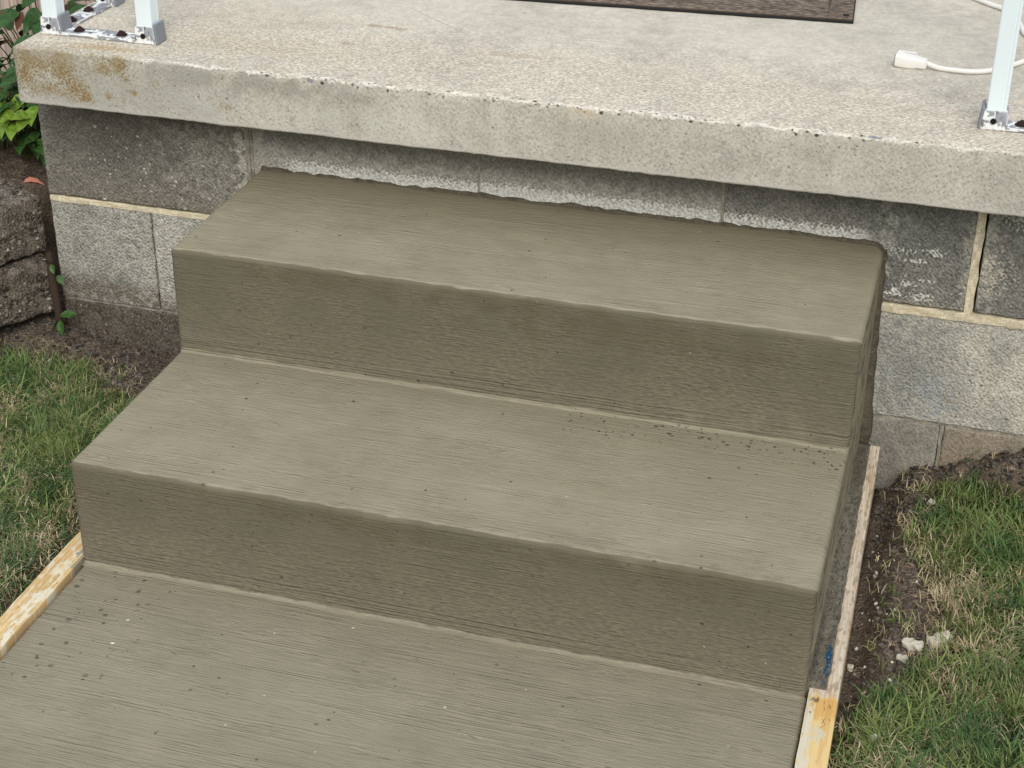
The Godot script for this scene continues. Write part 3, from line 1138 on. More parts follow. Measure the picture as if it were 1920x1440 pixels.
# ---------------------------------------------------------------- porch slab
func build_slab() -> void:
	var xa := 0.036
	var xb := 2.30
	var tw := 2040
	var mm := tw / (xb - xa)          # pixels per metre, across and along
	var back := -1.30
	var vis := 0.80                   # metres of the top that have texture of their own
	var rt := 0.0045
	var rb := 0.004
	var raw := PackedVector2Array()
	var z := back
	while z < -vis:
		raw.append(Vector2(z, SLAB_T))
		z += 0.1
	z = -vis
	while z < SLAB_F - rt - 0.001:
		raw.append(Vector2(z, SLAB_T))
		z += 0.016 if z < SLAB_F - 0.04 else 0.006
	for i in 5:
		var a := lerpf(PI / 2, 0.0, i / 4.0)
		raw.append(Vector2(SLAB_F - rt + rt * cos(a), SLAB_T - rt + rt * sin(a)))
	for i in range(1, 11):
		raw.append(Vector2(SLAB_F, lerpf(SLAB_T - rt, SLAB_B + rb, i / 10.0)))
	for i in range(1, 4):
		var a := lerpf(0.0, -PI / 2, i / 3.0)
		raw.append(Vector2(SLAB_F - rb + rb * cos(a), SLAB_B + rb + rb * sin(a)))
	raw.append(Vector2(SLAB_F - 0.03, SLAB_B))
	raw.append(Vector2(-0.02, SLAB_B))
	var run := PackedFloat32Array([0.0])
	for i in range(1, raw.size()):
		run.append(run[i - 1] + raw[i].distance_to(raw[i - 1]))
	var start := -vis - back          # run length where the texture begins
	var ye := int((vis + SLAB_F - 0.003) * mm)      # row of the arris
	var yb := ye + int(0.096 * mm)    # row of the lower edge
	var th := yb + 40
	var t := Tex.new(tw, th, Color(0.765, 0.742, 0.69))
	var big := t.noise(0.004, 4, 401)
	var mid := t.noise(0.02, 5, 402)
	var fine := t.noise(0.36, 2, 403, 1.0, 1.0, FastNoiseLite.TYPE_VALUE_CUBIC)
	var grit := t.noise(0.36, 2, 404, 1.0, 1.0, FastNoiseLite.TYPE_VALUE_CUBIC)
	t.band(ye + 1, th + 50, 3.0, fine, 9.0, Color(0.74, 0.727, 0.685), 1.0)
	t.shade(big, 0.06)
	t.shade(mid, 0.06, 0.05)
	# X, Z in metres to texture
	var px := func(x: float) -> float: return (x - xa) * mm
	var pz := func(zz: float) -> float: return (zz + vis) * mm
	# worn, exposed aggregate along the front: pinkish
	for q in [[0.45, -0.05, 0.45, 0.10], [0.95, -0.06, 0.45, 0.14], [1.40, -0.02, 0.40, 0.12], [0.35, -0.18, 0.30, 0.12], [1.75, -0.05, 0.3, 0.14]]:
		t.blob(px.call(q[0]), pz.call(q[1]), q[2] * mm, q[3] * mm, mid, 0.35, Color(0.785, 0.745, 0.685), 0.5, -0.04, 0.8)
	t.blob(px.call(0.42), pz.call(-0.02), 0.25 * mm, 0.06 * mm, mid, 0.5, Color(0.71, 0.67, 0.58), 0.4, 0.0, 0.8)
	# smooth trowelled cream farther back
	for q in [[0.75, -0.30, 0.5, 0.13], [1.35, -0.42, 0.4, 0.18], [0.3, -0.45, 0.4, 0.15]]:
		t.blob(px.call(q[0]), pz.call(q[1]), q[2] * mm, q[3] * mm, big, 0.4, Color(0.785, 0.768, 0.715), 0.5, 0.0, 0.8)
	var zf: int = pz.call(-0.20)
	t.shade(fine, 0.15, 0.15, zf - 90, ye + 2, 200)
	t.shade(t.noise(0.14, 3, 416), 0.07, 0.10, zf - 90, ye + 2, 200)
	t.shade(fine, 0.07, 0.06, 0, ye)
	t.shade(t.noise(0.05, 4, 417), 0.05, 0.04, 0, ye)
	t.tint(grit, 0.62, 0.72, Color(0.58, 0.53, 0.475), 0.5, -0.15, zf - 60, ye, 240)
	t.tint(t.noise(0.30, 2, 405, 1.0, 1.0, FastNoiseLite.TYPE_VALUE_CUBIC), 0.64, 0.76, Color(0.88, 0.85, 0.79), 0.5, 0.1, zf - 60, ye, 240)
	t.tint(t.noise(0.26, 2, 406, 1.0, 1.0, FastNoiseLite.TYPE_VALUE_CUBIC), 0.64, 0.76, Color(0.72, 0.635, 0.57), 0.4, 0.0, zf - 60, ye, 240)
	t.tint(t.noise(0.24, 2, 415), 0.72, 0.82, Color(0.84, 0.82, 0.77), 0.4, 0.05, 0, zf)
	# front face
	t.shade(fine, 0.11, 0.10, ye, th)
	t.tint(grit, 0.64, 0.74, Color(0.50, 0.49, 0.46), 0.45, -0.2, ye, th)
	t.tint(t.noise(0.20, 2, 407), 0.68, 0.78, Color(0.80, 0.79, 0.75), 0.5, 0.1, ye, th)
	var run_n := t.noise(0.02, 3, 408, 1.0, 12.0)
	t.tint(run_n, 0.58, 0.8, Color(0.66, 0.65, 0.61), 0.3, 0.0, ye + 4, th)
	t.tint(run_n, 0.42, 0.2, Color(0.79, 0.785, 0.75), 0.35, 0.0, ye + 4, th)
	t.blob(px.call(0.35), ye + 62, 0.10 * mm, 0.045 * mm, mid, 0.6, Color(0.81, 0.80, 0.765), 0.6, 0.0, 0.9)
	t.blob(px.call(0.62), ye + 60, 0.30 * mm, 0.03 * mm, mid, 0.6, Color(0.79, 0.785, 0.75), 0.5, 0.0, 0.9)
	t.blob(px.call(0.50), ye + 20, 0.22 * mm, 0.022 * mm, mid, 0.7, Color(0.56, 0.55, 0.51), 0.5, 0.0, 0.9)
	t.blob(px.call(1.05), ye + 40, 0.10 * mm, 0.05 * mm, mid, 0.5, Color(0.60, 0.58, 0.54), 0.35, 0.0, 0.9)
	# lichen at the left end
	var speck := t.noise(0.55, 2, 418, 1.0, 1.0, FastNoiseLite.TYPE_VALUE_CUBIC)
	t.blob(px.call(0.22), ye + 48, 0.30 * mm, 70, mid, 0.5, Color(0.64, 0.63, 0.595), 0.55, 0.0, 0.7)
	t.tint(speck, 0.62, 0.78, Color(0.40, 0.385, 0.35), 0.3, -0.2, ye, yb)
	var lich := Color(0.50, 0.42, 0.28)
	for q in [[0.055, 45, 0.022, 34, 0.75], [0.085, 28, 0.04, 22, 0.6], [0.125, 36, 0.022, 26, 0.8], [0.145, 62, 0.022, 18, 0.8], [0.165, 76, 0.012, 12, 0.8], [0.10, 66, 0.03, 14, 0.5], [0.205, 20, 0.02, 14, 0.65], [0.235, 16, 0.012, 16, 0.85], [0.245, 36, 0.007, 7, 0.8], [0.255, 60, 0.008, 6, 0.6], [0.21, 70, 0.006, 5, 0.8], [0.30, 40, 0.006, 5, 0.5], [0.42, 66, 0.016, 8, 0.3]]:
		t.blob(px.call(q[0]), ye + q[1] * mm / 1000.0, q[2] * mm * 1.1, q[3] * mm / 1000.0 * 1.1, mid, 0.7, Color(0.60, 0.52, 0.37), q[4] * 0.5, 0.0, 0.8)
		t.blob(px.call(q[0]), ye + q[1] * mm / 1000.0, q[2] * mm, q[3] * mm / 1000.0, speck, 1.3, lich, q[4] * 0.6, 0.12, 0.8)
		t.blob(px.call(q[0] + 0.004), ye + q[1] * mm / 1000.0 + 2, q[2] * mm * 0.6, q[3] * 0.5 * mm / 1000.0, speck, 1.3, Color(0.53, 0.42, 0.24), q[4] * 0.6, 0.1, 0.8)
	t.blob(px.call(0.19), ye - 30, 0.08 * mm, 0.02 * mm, grit, 0.8, Color(0.66, 0.56, 0.40), 0.6, 0.05, 0.6)
	t.blob(px.call(0.10), ye + 10, 0.12 * mm, 0.03 * mm, grit, 0.8, Color(0.58, 0.53, 0.44), 0.5, 0.0, 0.6)
	t.blob(px.call(1.02), ye + 8, 0.03 * mm, 0.012 * mm, grit, 0.8, Color(0.76, 0.68, 0.56), 0.5, -0.1, 0.5)
	# chalky, chipped arris
	t.band(ye - 6, ye + 4, 4.0, mid, 16.0, Color(0.84, 0.82, 0.775), 0.35, 0.0, int(px.call(0.2)))
	for i in 260:
		var x := rng.randf_range(px.call(0.28), tw)
		t.blob(x, ye + rng.randf_range(-4, 5), rng.randf_range(2, 14), rng.randf_range(1.5, 4), fine, 1.0, Color(0.88, 0.865, 0.83), 0.7, -0.1, 0.5)
	t.specks(rng, 240, 0.5, 2.2, Color(0.20, 0.19, 0.175), 0.85, -0.4, px.call(0.45), ye - 4, tw, ye + 10)
	t.specks(rng, 150, 0.5, 1.5, Color(0.33, 0.31, 0.29), 0.8, -0.4, 0, ye, tw, yb)
	t.blob(px.call(1.455), ye - 2, 11, 4, fine, 0.5, Color(0.52, 0.54, 0.57), 0.9, -0.1, 0.4)
	t.blob(px.call(0.57), ye + 6, 7, 5, fine, 0.5, Color(0.50, 0.52, 0.55), 0.8, -0.1, 0.4)
	t.blob(px.call(1.578), pz.call(-0.086), 30, 12, fine, 0.9, Color(0.84, 0.82, 0.75), 0.8, 0.1, 0.5)
	t.blob(px.call(1.68), pz.call(-0.10), 24, 14, fine, 0.9, Color(0.84, 0.83, 0.78), 0.7, 0.1, 0.5)
	# smudges and scratches on the top
	t.blob(px.call(0.585), pz.call(-0.19), 30, 7, mid, 0.8, Color(0.62, 0.54, 0.46), 0.6, 0.0, 0.6)
	t.blob(px.call(0.56), pz.call(-0.085), 18, 7, mid, 0.9, Color(0.60, 0.53, 0.46), 0.6, 0.0, 0.6)
	t.blob(px.call(0.85), pz.call(-0.11), 34, 10, mid, 0.9, Color(0.66, 0.59, 0.52), 0.4, 0.0, 0.7)
	t.stroke(PackedVector2Array([Vector2(px.call(0.60), pz.call(-0.31)), Vector2(px.call(0.67), pz.call(-0.25)), Vector2(px.call(0.735), pz.call(-0.20))]), 1.0, Color(0.60, 0.565, 0.50), 0.6)
	t.specks(rng, 40, 0.8, 2.4, Color(0.30, 0.26, 0.22), 0.8, 0.2, 0, pz.call(-0.6), tw, ye)
	for i in 14:
		var a := Vector2(rng.randf() * tw, rng.randf_range(pz.call(-0.6), pz.call(-0.05)))
		t.stroke(PackedVector2Array([a, a + Vector2(rng.randf_range(10, 70), rng.randf_range(-16, 16))]), 0.6, Color(0.58, 0.51, 0.45), 0.5)
	t.band(yb - 7, th + 40, 4.0, fine, 5.0, Color(0.76, 0.75, 0.715), 0.6)
	M.slab = t.material("weathered_concrete", 0.92, 0.30, 0.25)

	var root := thing("porch_slab", "weathered pale concrete porch slab with a rough chipped front edge", "porch slab", Vector3((xa + xb) / 2, SLAB_B, 0))
	var off := -root.position
	var cols := PackedVector2Array()
	var re := 0.010
	for i in 5:
		var a := lerpf(0.0, PI / 2, i / 4.0)
		cols.append(Vector2(xa + re - re * cos(a), re - re * sin(a)))
	for i in range(1, 230):
		cols.append(Vector2(lerpf(xa + re, xb, i / 229.0), 0.0))
	var v := PackedVector3Array()
	var uv := PackedVector2Array()
	var nr := raw.size()
	for i in nr:
		var pa := raw[maxi(i - 1, 0)]
		var pb := raw[mini(i + 1, nr - 1)]
		var nrm := Vector2(-(pb.y - pa.y), pb.x - pa.x).normalized()
		var e := maxf(0.0, 1.0 - raw[i].distance_to(Vector2(SLAB_F, SLAB_T)) / 0.02)
		var e2 := maxf(0.0, 1.0 - raw[i].distance_to(Vector2(SLAB_F, SLAB_B)) / 0.02)
		for c in cols:
			var q := Vector3(c.x, raw[i].y, raw[i].x)
			var d := -c.y + 0.0010 * n3(q, 9.0)
			d += e * (0.0038 * n3(q + Vector3(2, 0, 0), 30.0) + 0.0034 * n3(q, 100.0) - 0.0012)
			d += e2 * (0.0016 * n3(q + Vector3(2, 0, 0), 20.0) + 0.0012 * n3(q, 80.0))
			v.append(q + Vector3(0, nrm.y * d, nrm.x * d) + off)
			uv.append(Vector2((c.x - xa) * mm / tw, (run[i] - start) * mm / th))
	put(root, "slab", finish(v, uv, sheet_idx(nr, cols.size(), false)), M.slab)
	# left end
	v = PackedVector3Array()
	uv = PackedVector2Array()
	for i in 15:
		for j in 2:
			var zz := lerpf(back, SLAB_F - re, i / 14.0)
			var y := SLAB_T - re if j == 0 else SLAB_B + re
			v.append(Vector3(xa, y, zz) + off)
			uv.append(Vector2(0.05 + 0.4 * i / 14.0, (ye + (8.0 if j == 0 else 100.0)) / th))
	put(root, "end_face", finish(v, uv, sheet_idx(15, 2, true)), M.slab)


# ---------------------------------------------------------------- retaining stones
func build_stones() -> void:
	var out := Vector3(0.888, 0, 0.46)
	var turn := Basis(-STONE_D, Vector3.UP, out)      # x back along the row, z out of its face
	var corner := Vector3(0.004, 0, 0.004)
	var m := rbox(Vector3(0.30, 0.108, 0.29), 0.008, 0.006, 0.0045, 46.0, Vector3(4, 0, 1))
	var top := put(self, "retaining_stone", m, M.stone, Transform3D(turn, corner + turn * Vector3(-0.150, 0, -0.1575) + Vector3(0, 0.189, 0)))
	tag(top, "upper dirty brown retaining stone at the wall corner, dead leaf on top", "retaining stone", "stacked retaining stones")
	m = rbox(Vector3(0.30, 0.106, 0.215), 0.009, 0.006, 0.0055, 42.0, Vector3(9, 2, 5))
	var low := put(self, "retaining_stone", m, M.stone, Transform3D(turn * Basis(Vector3.UP, -0.04), corner + turn * Vector3(-0.150, 0, -0.106) + Vector3(0, 0.074, 0)))
	tag(low, "lower split-face retaining stone with pale flecks, resting on the soil", "retaining stone", "stacked retaining stones")
	# a dead leaf on the upper stone
	var leaf := put(self, "dead_leaf", leaf_mesh(0.038, 0.012, 0.6, 0.010, 0.4), plain("dead_leaf_brown", Color(0.70, 0.45, 0.37), 0.8), Transform3D(Basis(Vector3.UP, 0.6), Vector3(-0.058, 0.250, -0.028)))
	tag(leaf, "curled orange pink dead leaf lying on the upper retaining stone", "leaf")


func build_board_wall() -> void:
	var t := Tex.new(512, 256, Color(0.70, 0.63, 0.585))
	t.shade(t.noise(0.05, 4, 501, 1.0, 14.0), 0.22, 0.2)
	t.shade(t.noise(0.012, 4, 502), 0.14)
	t.tint(t.noise(0.03, 4, 503, 1.0, 5.0), 0.55, 0.7, Color(0.74, 0.70, 0.66), 0.75)
	t.tint(t.noise(0.04, 3, 504, 1.0, 8.0), 0.66, 0.76, Color(0.55, 0.45, 0.40), 0.5)
	var mat := t.material("weathered_boards", 0.9, 0.1, 0.2)
	var root := thing("board_wall", "faded pinkish boards behind the leafy plants, left of the porch slab", "fence", Vector3(-0.65, 0.19, -0.72))
	for i in 7:
		var m := rbox(Vector3(0.185, 0.9, 0.03), 0.003, 0.2)
		put(root, "board", m, mat, Transform3D(Basis(), Vector3(-0.57 + 0.19 * i, 0.44, 0.0015 * (i % 3))))


# ---------------------------------------------------------------- wooden forms
func build_forms() -> void:
	# left: bare lumber with pale cement stains
	var t := Tex.new(96, 1800, Color(0.82, 0.71, 0.52))
	var n1 := t.noise(0.03, 4, 601, 1.0, 16.0)
	var n2 := t.noise(0.045, 5, 602, 1.0, 2.5)
	var g := t.noise(0.10, 3, 603, 1.0, 30.0)
	t.shade(g, 0.14, 0.2)
	t.tint(n1, 0.56, 0.74, Color(0.80, 0.63, 0.43), 0.5)
	t.tint(n2, 0.46, 0.68, Color(0.87, 0.83, 0.74), 0.8, 0.1)
	for i in 26:
		t.blob(rng.randf_range(52, 80), rng.randf_range(0, 900), rng.randf_range(8, 24), rng.randf_range(20, 60), n2, 0.7, Color(0.88, 0.85, 0.77), 0.8, 0.1, 0.5)
	t.blob(92, 50, 34, 60, n2, 0.7, Color(0.60, 0.57, 0.49), 0.9, 0.3, 0.4)
	t.blob(96, 125, 26, 50, n2, 0.8, Color(0.60, 0.57, 0.49), 0.9, 0.3, 0.4)
	t.specks(rng, 40, 0.8, 2.6, Color(0.40, 0.33, 0.26), 0.8, -0.2)
	M.lumber_l = t.material("stained_lumber", 0.85, 0.15, 0.25)
	# right: varnish-yellow lumber in front, scraped pale behind
	t = Tex.new(96, 2400, Color(0.82, 0.77, 0.70))
	n1 = t.noise(0.03, 4, 611, 1.0, 16.0)
	n2 = t.noise(0.045, 5, 612, 1.0, 2.5)
	g = t.noise(0.10, 3, 613, 1.0, 30.0)
	t.shade(g, 0.12, 0.2)
	t.tint(n1, 0.56, 0.70, Color(0.74, 0.60, 0.46), 0.5)
	t.tint(n2, 0.58, 0.70, Color(0.55, 0.50, 0.42), 0.5)
	t.band(1310, 2400, 20.0, n2, 14.0, Color(0.88, 0.77, 0.54), 0.92)
	t.band(1310, 1420, 20.0, n2, 18.0, Color(0.83, 0.65, 0.38), 0.75)
	t.tint(n2, 0.56, 0.68, Color(0.87, 0.79, 0.58), 0.7, 0.05, 1420, 2400)
	t.tint(n1, 0.60, 0.80, Color(0.78, 0.60, 0.36), 0.4, 0.0, 1330, 2400)
	t.blob(12, 1500, 22, 300, n2, 0.5, Color(0.83, 0.81, 0.75), 0.9, 0.1, 0.5)
	t.blob(50, 1468, 24, 34, n2, 0.7, Color(0.80, 0.78, 0.70), 0.8, 0.1, 0.5)
	t.blob(30, 1340, 22, 12, n2, 0.7, Color(0.45, 0.38, 0.25), 0.8, 0.1, 0.5)
	t.specks(rng, 30, 0.8, 3.0, Color(0.40, 0.28, 0.14), 0.8, -0.2, 0, 1320, 96, 2000)
	t.specks(rng, 18, 1.0, 4.0, Color(0.44, 0.41, 0.36), 0.6, 0.2, 40, 80, 96, 1320)
	for i in 7:
		var a := Vector2(rng.randf_range(30, 80), rng.randf_range(1350, 1480))
		t.stroke(PackedVector2Array([a, a + Vector2(rng.randf_range(-14, 14), rng.randf_range(6, 22))]), 0.7, Color(0.42, 0.28, 0.12), 0.8, -0.3)
	M.lumber_r = t.material("yellow_lumber", 0.8, 0.15, 0.3)

	for side in 2:
		var xa := 1.4915 if side else 0.3925
		var xb := 1.5300 if side else 0.4310
		var za := 0.035 if side else 0.05
		var zb := 1.235 if side else 1.60
		var root := thing("form_board", "yellowish wooden form board smeared with wet cement along the right of the walk" if side else "bare wooden form board with pale cement stains along the left of the walk", "board", Vector3((xa + xb) / 2, -0.09, za), "wooden forms beside the walkway")
		var v := PackedVector3Array()
		var uv := PackedVector2Array()
		var prof := [Vector2(0, -0.09), Vector2(0, -0.002), Vector2(0.002, 0.0), Vector2(0.5, 0.0), Vector2(0.998, 0.0), Vector2(1, -0.002), Vector2(1, -0.09)]
		var n := 100
		for i in n + 1:
			for k in prof.size():
				var q: Vector2 = prof[k]
				var zz := lerpf(za, zb, float(i) / n)
				var wob := 0.0012 * n3(Vector3(q.x * 0.03, k, zz), 22.0)
				var x := lerpf(xa, xb, q.x) + (wob if q.x < 0.5 else -wob) - (0.011 * (1.0 - zz / 0.9) if side else 0.0)
				var y := q.y + 0.0055 + 0.0012 * n3(Vector3(side * 5, 1, zz), 9.0)
				v.append(Vector3(x, y, zz) - root.position)
				uv.append(Vector2(0.02 + q.x * 0.96, ((zz - (za if side else 0.64)) * 2000.0) / (2400.0 if side else 1800.0)))
		put(root, "board", finish(v, uv, sheet_idx(n + 1, prof.size(), false)), M.lumber_r if side else M.lumber_l)
		var ends := rbox(Vector3(0.034, 0.085, 0.004), 0.001, 0.1)
		put(root, "end_grain", ends, M.lumber_r if side else M.lumber_l, Transform3D(Basis(), Vector3(-0.0105 * side, 0.045, 0.0)))
		put(root, "end_grain", ends, M.lumber_l, Transform3D(Basis(), Vector3(0.004 * side, 0.045, zb - za)))
		if side:
			# cement slopped over the inner two thirds of the board
			t = Tex.new(128, 1320, Color(0.435, 0.415, 0.365))
			n2 = t.noise(0.03, 4, 622)
			t.shade(t.noise(0.012, 4, 621), 0.16, 0.1)
			t.shade(n2, 0.16, 0.25)
			t.shade(t.noise(0.2, 3, 623), 0.18, 0.2)
			t.blob(80, 650, 44, 300, n2, 0.4, Color(0.50, 0.49, 0.455), 0.6, 0.0, 0.7)
			t.blob(40, 150, 70, 180, n2, 0.5, Color(0.31, 0.295, 0.255), 0.6, 0.0, 0.7)
			t.blob(20, 1150, 30, 260, n2, 0.6, Color(0.27, 0.255, 0.22), 0.6, -0.1, 0.6)
			t.blob(100, 1190, 20, 75, n2, 0.5, Color(0.11, 0.29, 0.45), 0.95, 0.05, 0.4)
			t.specks(rng, 14, 0.8, 2.4, Color(0.85, 0.86, 0.84), 0.9, 0.1, 90, 1120, 126, 1270)
			t.specks(rng, 600, 0.8, 4.2, Color(0.20, 0.185, 0.15), 0.8, -0.45)
			t.specks(rng, 160, 0.8, 3.0, Color(0.56, 0.54, 0.49), 0.7, 0.3)
			M.slurry = t.material("cement_slurry", 0.75, 0.4, 0.4)
			v = PackedVector3Array()
			uv = PackedVector2Array()
			var nz := 110
			var nx := 10
			for i in nz + 1:
				var zz := lerpf(0.03, 0.688, float(i) / nz)
				var endf := minf(1.0, minf(i, nz - i) / 3.0)
				var wide := 0.0335 + 0.0022 * n3(Vector3(0, 4, zz), 14.0) + 0.0012 * n3(Vector3(0, 4, zz), 60.0)
				for j in nx + 1:
					var f := float(j) / nx
					var x := lerpf(X1 - 0.003, X1 - 0.003 + wide - 0.010 * (1.0 - zz / 0.9), f)
					var y := 0.0068 + (0.006 * pow(1.0 - f, 3.0) + 0.003 * sqrt(maxf(0.0, 1.0 - f)) + 0.0024 * (n3(Vector3(x, 8, zz), 60.0) + n3(Vector3(x, 8, zz), 140.0)) * (1.0 - f * f)) * endf
					y = lerpf(y, 0.004, 0.0 if f < 1.0 else 1.0)
					if i == 0 or i == nz:
						y = -0.012
					v.append(Vector3(x, y, zz) - root.position)
					uv.append(Vector2(f, float(i) / nz))
			put(root, "cement_smear", finish(v, uv, sheet_idx(nz + 1, nx + 1, false)), M.slurry)


# ---------------------------------------------------------------- railings
func tube_outline(a: float) -> PackedVector2Array:
	# square tube with rounded corners and a shallow groove near one corner of every face
	var o := PackedVector2Array()
	var c := 0.0022
	var corners := [Vector2(a, -a), Vector2(a, a), Vector2(-a, a), Vector2(-a, -a)]
	for i in 4:
		var p: Vector2 = corners[i]
		var to_prev: Vector2 = (corners[(i + 3) % 4] - p).normalized()
		var to_next: Vector2 = (corners[(i + 1) % 4] - p).normalized()
		var inward: Vector2 = -(to_prev + to_next) * -1.0
		o.append(p + to_prev * c)
		o.append(p + (to_prev + to_next) * c * 0.3)
		o.append(p + to_next * c)
		var deep := to_prev * 0.0009
		o.append(p + to_next * (c + 0.0022))
		o.append(p + to_next * (c + 0.0030) + deep)
		o.append(p + to_next * (c + 0.0040) + deep)
		o.append(p + to_next * (c + 0.0048))
	return o


func bolt(root: Node3D, at: Vector3, turn: float) -> void:
	var b := put(root, "bolt", lathe(PackedVector2Array([Vector2(0.0, 0.0008), Vector2(0.0072, 0.0008), Vector2(0.0075, 0.0), Vector2(0.0075, -0.001)]), 14), M.rust, Transform3D(Basis(Vector3.UP, turn).scaled(Vector3(1.3, 0.8, 1.3)), at))
	var hex := lathe(PackedVector2Array([Vector2(0.0, 0.0056), Vector2(0.0046, 0.0056), Vector2(0.0056, 0.0046), Vector2(0.0057, 0.0006)]), 6)
	put(b, "nut", hex, M.rust, Transform3D(Basis(Vector3.UP, 0.4), Vector3.ZERO))
	put(b, "thread", lathe(PackedVector2Array([Vector2(0.0, 0.0086), Vector2(0.0026, 0.0083), Vector2(0.003, 0.007), Vector2(0.003, 0.005)]), 8), M.rust, Transform3D(Basis(), Vector3(0.0006, 0, 0)))


func socket(root: Node3D, at: Vector3, flange_x: float, flange_z: float) -> void:
	var s := put(root, "socket", rbox(Vector3(0.040, 0.030, 0.036), 0.003, 0.01, 0.0006, 200.0, at * 9.0, 0.14), M.chipped, Transform3D(Basis(), at + Vector3(0, 0.015, 0)))
	if flange_x:
		put(s, "flange", rbox(Vector3(0.005, 0.034, 0.034), 0.002, 0.01, 0.0008, 150.0, at * 5.0), M.zinc, Transform3D(Basis(Vector3.BACK, 0.09 * signf(flange_x)), Vector3(flange_x, 0.002, -0.001)))
	if flange_z:
		put(s, "flange", rbox(Vector3(0.032, 0.032, 0.005), 0.002, 0.01, 0.0008, 150.0, at * 5.0), M.chipped, Transform3D(Basis(Vector3.RIGHT, 0.09), Vector3(0, 0.0, flange_z)))
	put(s, "screw_hole", lathe(PackedVector2Array([Vector2(0.0, 0.0008), Vector2(0.0022, 0.0004), Vector2(0.0042, 0.0018), Vector2(0.0046, 0.0)]), 12), M.dark, Transform3D(Basis(Vector3.RIGHT, PI / 2 - 0.08), Vector3(-0.002, -0.001, 0.0178)))


func build_railings() -> void:
	var y := SLAB_T
	var post := extrude(tube_outline(0.0143), 0.004, 0.92)
	var rail := thing("railing_column", "white railing column of three posts on a bolted, chipped angle base at the left corner", "railing", Vector3(0.070, y, 0.005), "railing columns on the porch edge")
	var turn := Basis(Vector3.UP, 0.0)
	for p in [Vector3(0, 0, 0), Vector3(0.176, 0, 0), Vector3(0.006, 0, -0.176)]:
		put(rail, "post", post, M.white, Transform3D(turn, p))
		socket(rail, p, 0.0195 if p.z > -0.1 else 0.0195, 0.0)
	put(rail, "base_bar", rbox(Vector3(0.215, 0.006, 0.034), 0.0015, 0.02, 0.0005, 100.0, Vector3(2, 0, 0)), M.chipped, Transform3D(Basis(), Vector3(0.088, 0.0035, 0)))
	put(rail, "base_bar", rbox(Vector3(0.032, 0.006, 0.17), 0.0015, 0.02, 0.0005, 100.0, Vector3(5, 0, 0)), M.chipped, Transform3D(Basis(Vector3.UP, -0.03), Vector3(0.003, 0.0035, -0.105)))
	for b in [Vector3(0.046, 0.007, 0.001), Vector3(0.125, 0.007, 0.0), Vector3(0.006, 0.007, -0.045), Vector3(0.003, 0.007, -0.108)]:
		bolt(rail, b, b.x * 30.0)
	put(rail, "top_rail", rbox(Vector3(0.25, 0.022, 0.04), 0.004, 0.1), M.white, Transform3D(Basis(), Vector3(0.088, 0.93, 0)))
	put(rail, "top_rail", rbox(Vector3(0.04, 0.022, 0.17), 0.004, 0.1), M.white, Transform3D(Basis(), Vector3(0.003, 0.93, -0.106)))

	rail = thing("railing_column", "white railing post on a bolted, paint-flaked base at the right, before the cord", "railing", Vector3(1.6195, y, -0.003), "railing columns on the porch edge")
	for p in [Vector3(0, 0, 0), Vector3(0.176, 0, 0)]:
		put(rail, "post", post, M.white, Transform3D(turn, p))
		socket(rail, p, -0.0195 if p.x < 0.1 else 0.0195, 0.0)
	put(rail, "base_bar", rbox(Vector3(0.215, 0.006, 0.034), 0.0015, 0.02, 0.0005, 100.0, Vector3(8, 0, 0)), M.chipped, Transform3D(Basis(), Vector3(0.088, 0.0035, 0)))
	bolt(rail, Vector3(0.0385, 0.007, 0.0), 0.3)
	bolt(rail, Vector3(0.13, 0.007, 0.0), 0.9)
	put(rail, "top_rail", rbox(Vector3(0.25, 0.022, 0.04), 0.004, 0.1), M.white, Transform3D(Basis(), Vector3(0.088, 0.93, 0)))


# ---------------------------------------------------------------- mat and cord
func build_mat() -> void:
	var t := Tex.new(760, 460, Color(0.43, 0.385, 0.345))
	t.shade(t.noise(0.02, 4, 701), 0.14)
	t.shade(t.noise(0.30, 2, 702, 12.0, 1.0), 0.30, 0.3)
	t.shade(t.noise(0.22, 2, 703, 1.6, 1.0, FastNoiseLite.TYPE_VALUE_CUBIC), 0.38, 0.35)
	t.tint(t.noise(0.25, 2, 704, 5.0, 1.0), 0.66, 0.78, Color(0.62, 0.55, 0.49), 0.6, 0.1)
	t.tint(t.noise(0.03, 4, 705), 0.6, 0.75, Color(0.52, 0.47, 0.42), 0.45)
	t.band(420, 424, 1.5, t.noise(0.1, 2, 706), 1.0, Color(0.26, 0.20, 0.17), 0.6, -0.2)
	t.blob(716, 230, 3, 240, t.noise(0.1, 2, 706), 0.2, Color(0.26, 0.20, 0.17), 0.6, -0.2)
	M.carpet = t.material("brown_ribbed_carpet", 0.95, 0.2, 0.2)
	var turn := Basis(Vector3.UP, 0.0740)
	var corner := Vector3(1.365, SLAB_T, -0.4555)
	var root := thing("door_mat", "brown ribbed door mat with a black rubber edge on the porch slab", "mat", corner + turn * Vector3(-0.38, 0, -0.23))
	root.basis = turn
	put(root, "backing", rbox(Vector3(0.760, 0.0045, 0.460), 0.0015, 0.1), M.black, Transform3D(Basis(), Vector3(0, 0.00225, 0)))
	put(root, "carpet", rbox(Vector3(0.756, 0.004, 0.456), 0.0012, 0.1), M.carpet, Transform3D(Basis(), Vector3(0, 0.0052, -0.001)))
	put(root, "stud", lathe(PackedVector2Array([Vector2(0, 0.0025), Vector2(0.005, 0.002), Vector2(0.006, 0.0)]), 12), M.black, Transform3D(Basis(), Vector3(0.366, 0.0072, 0.205)))


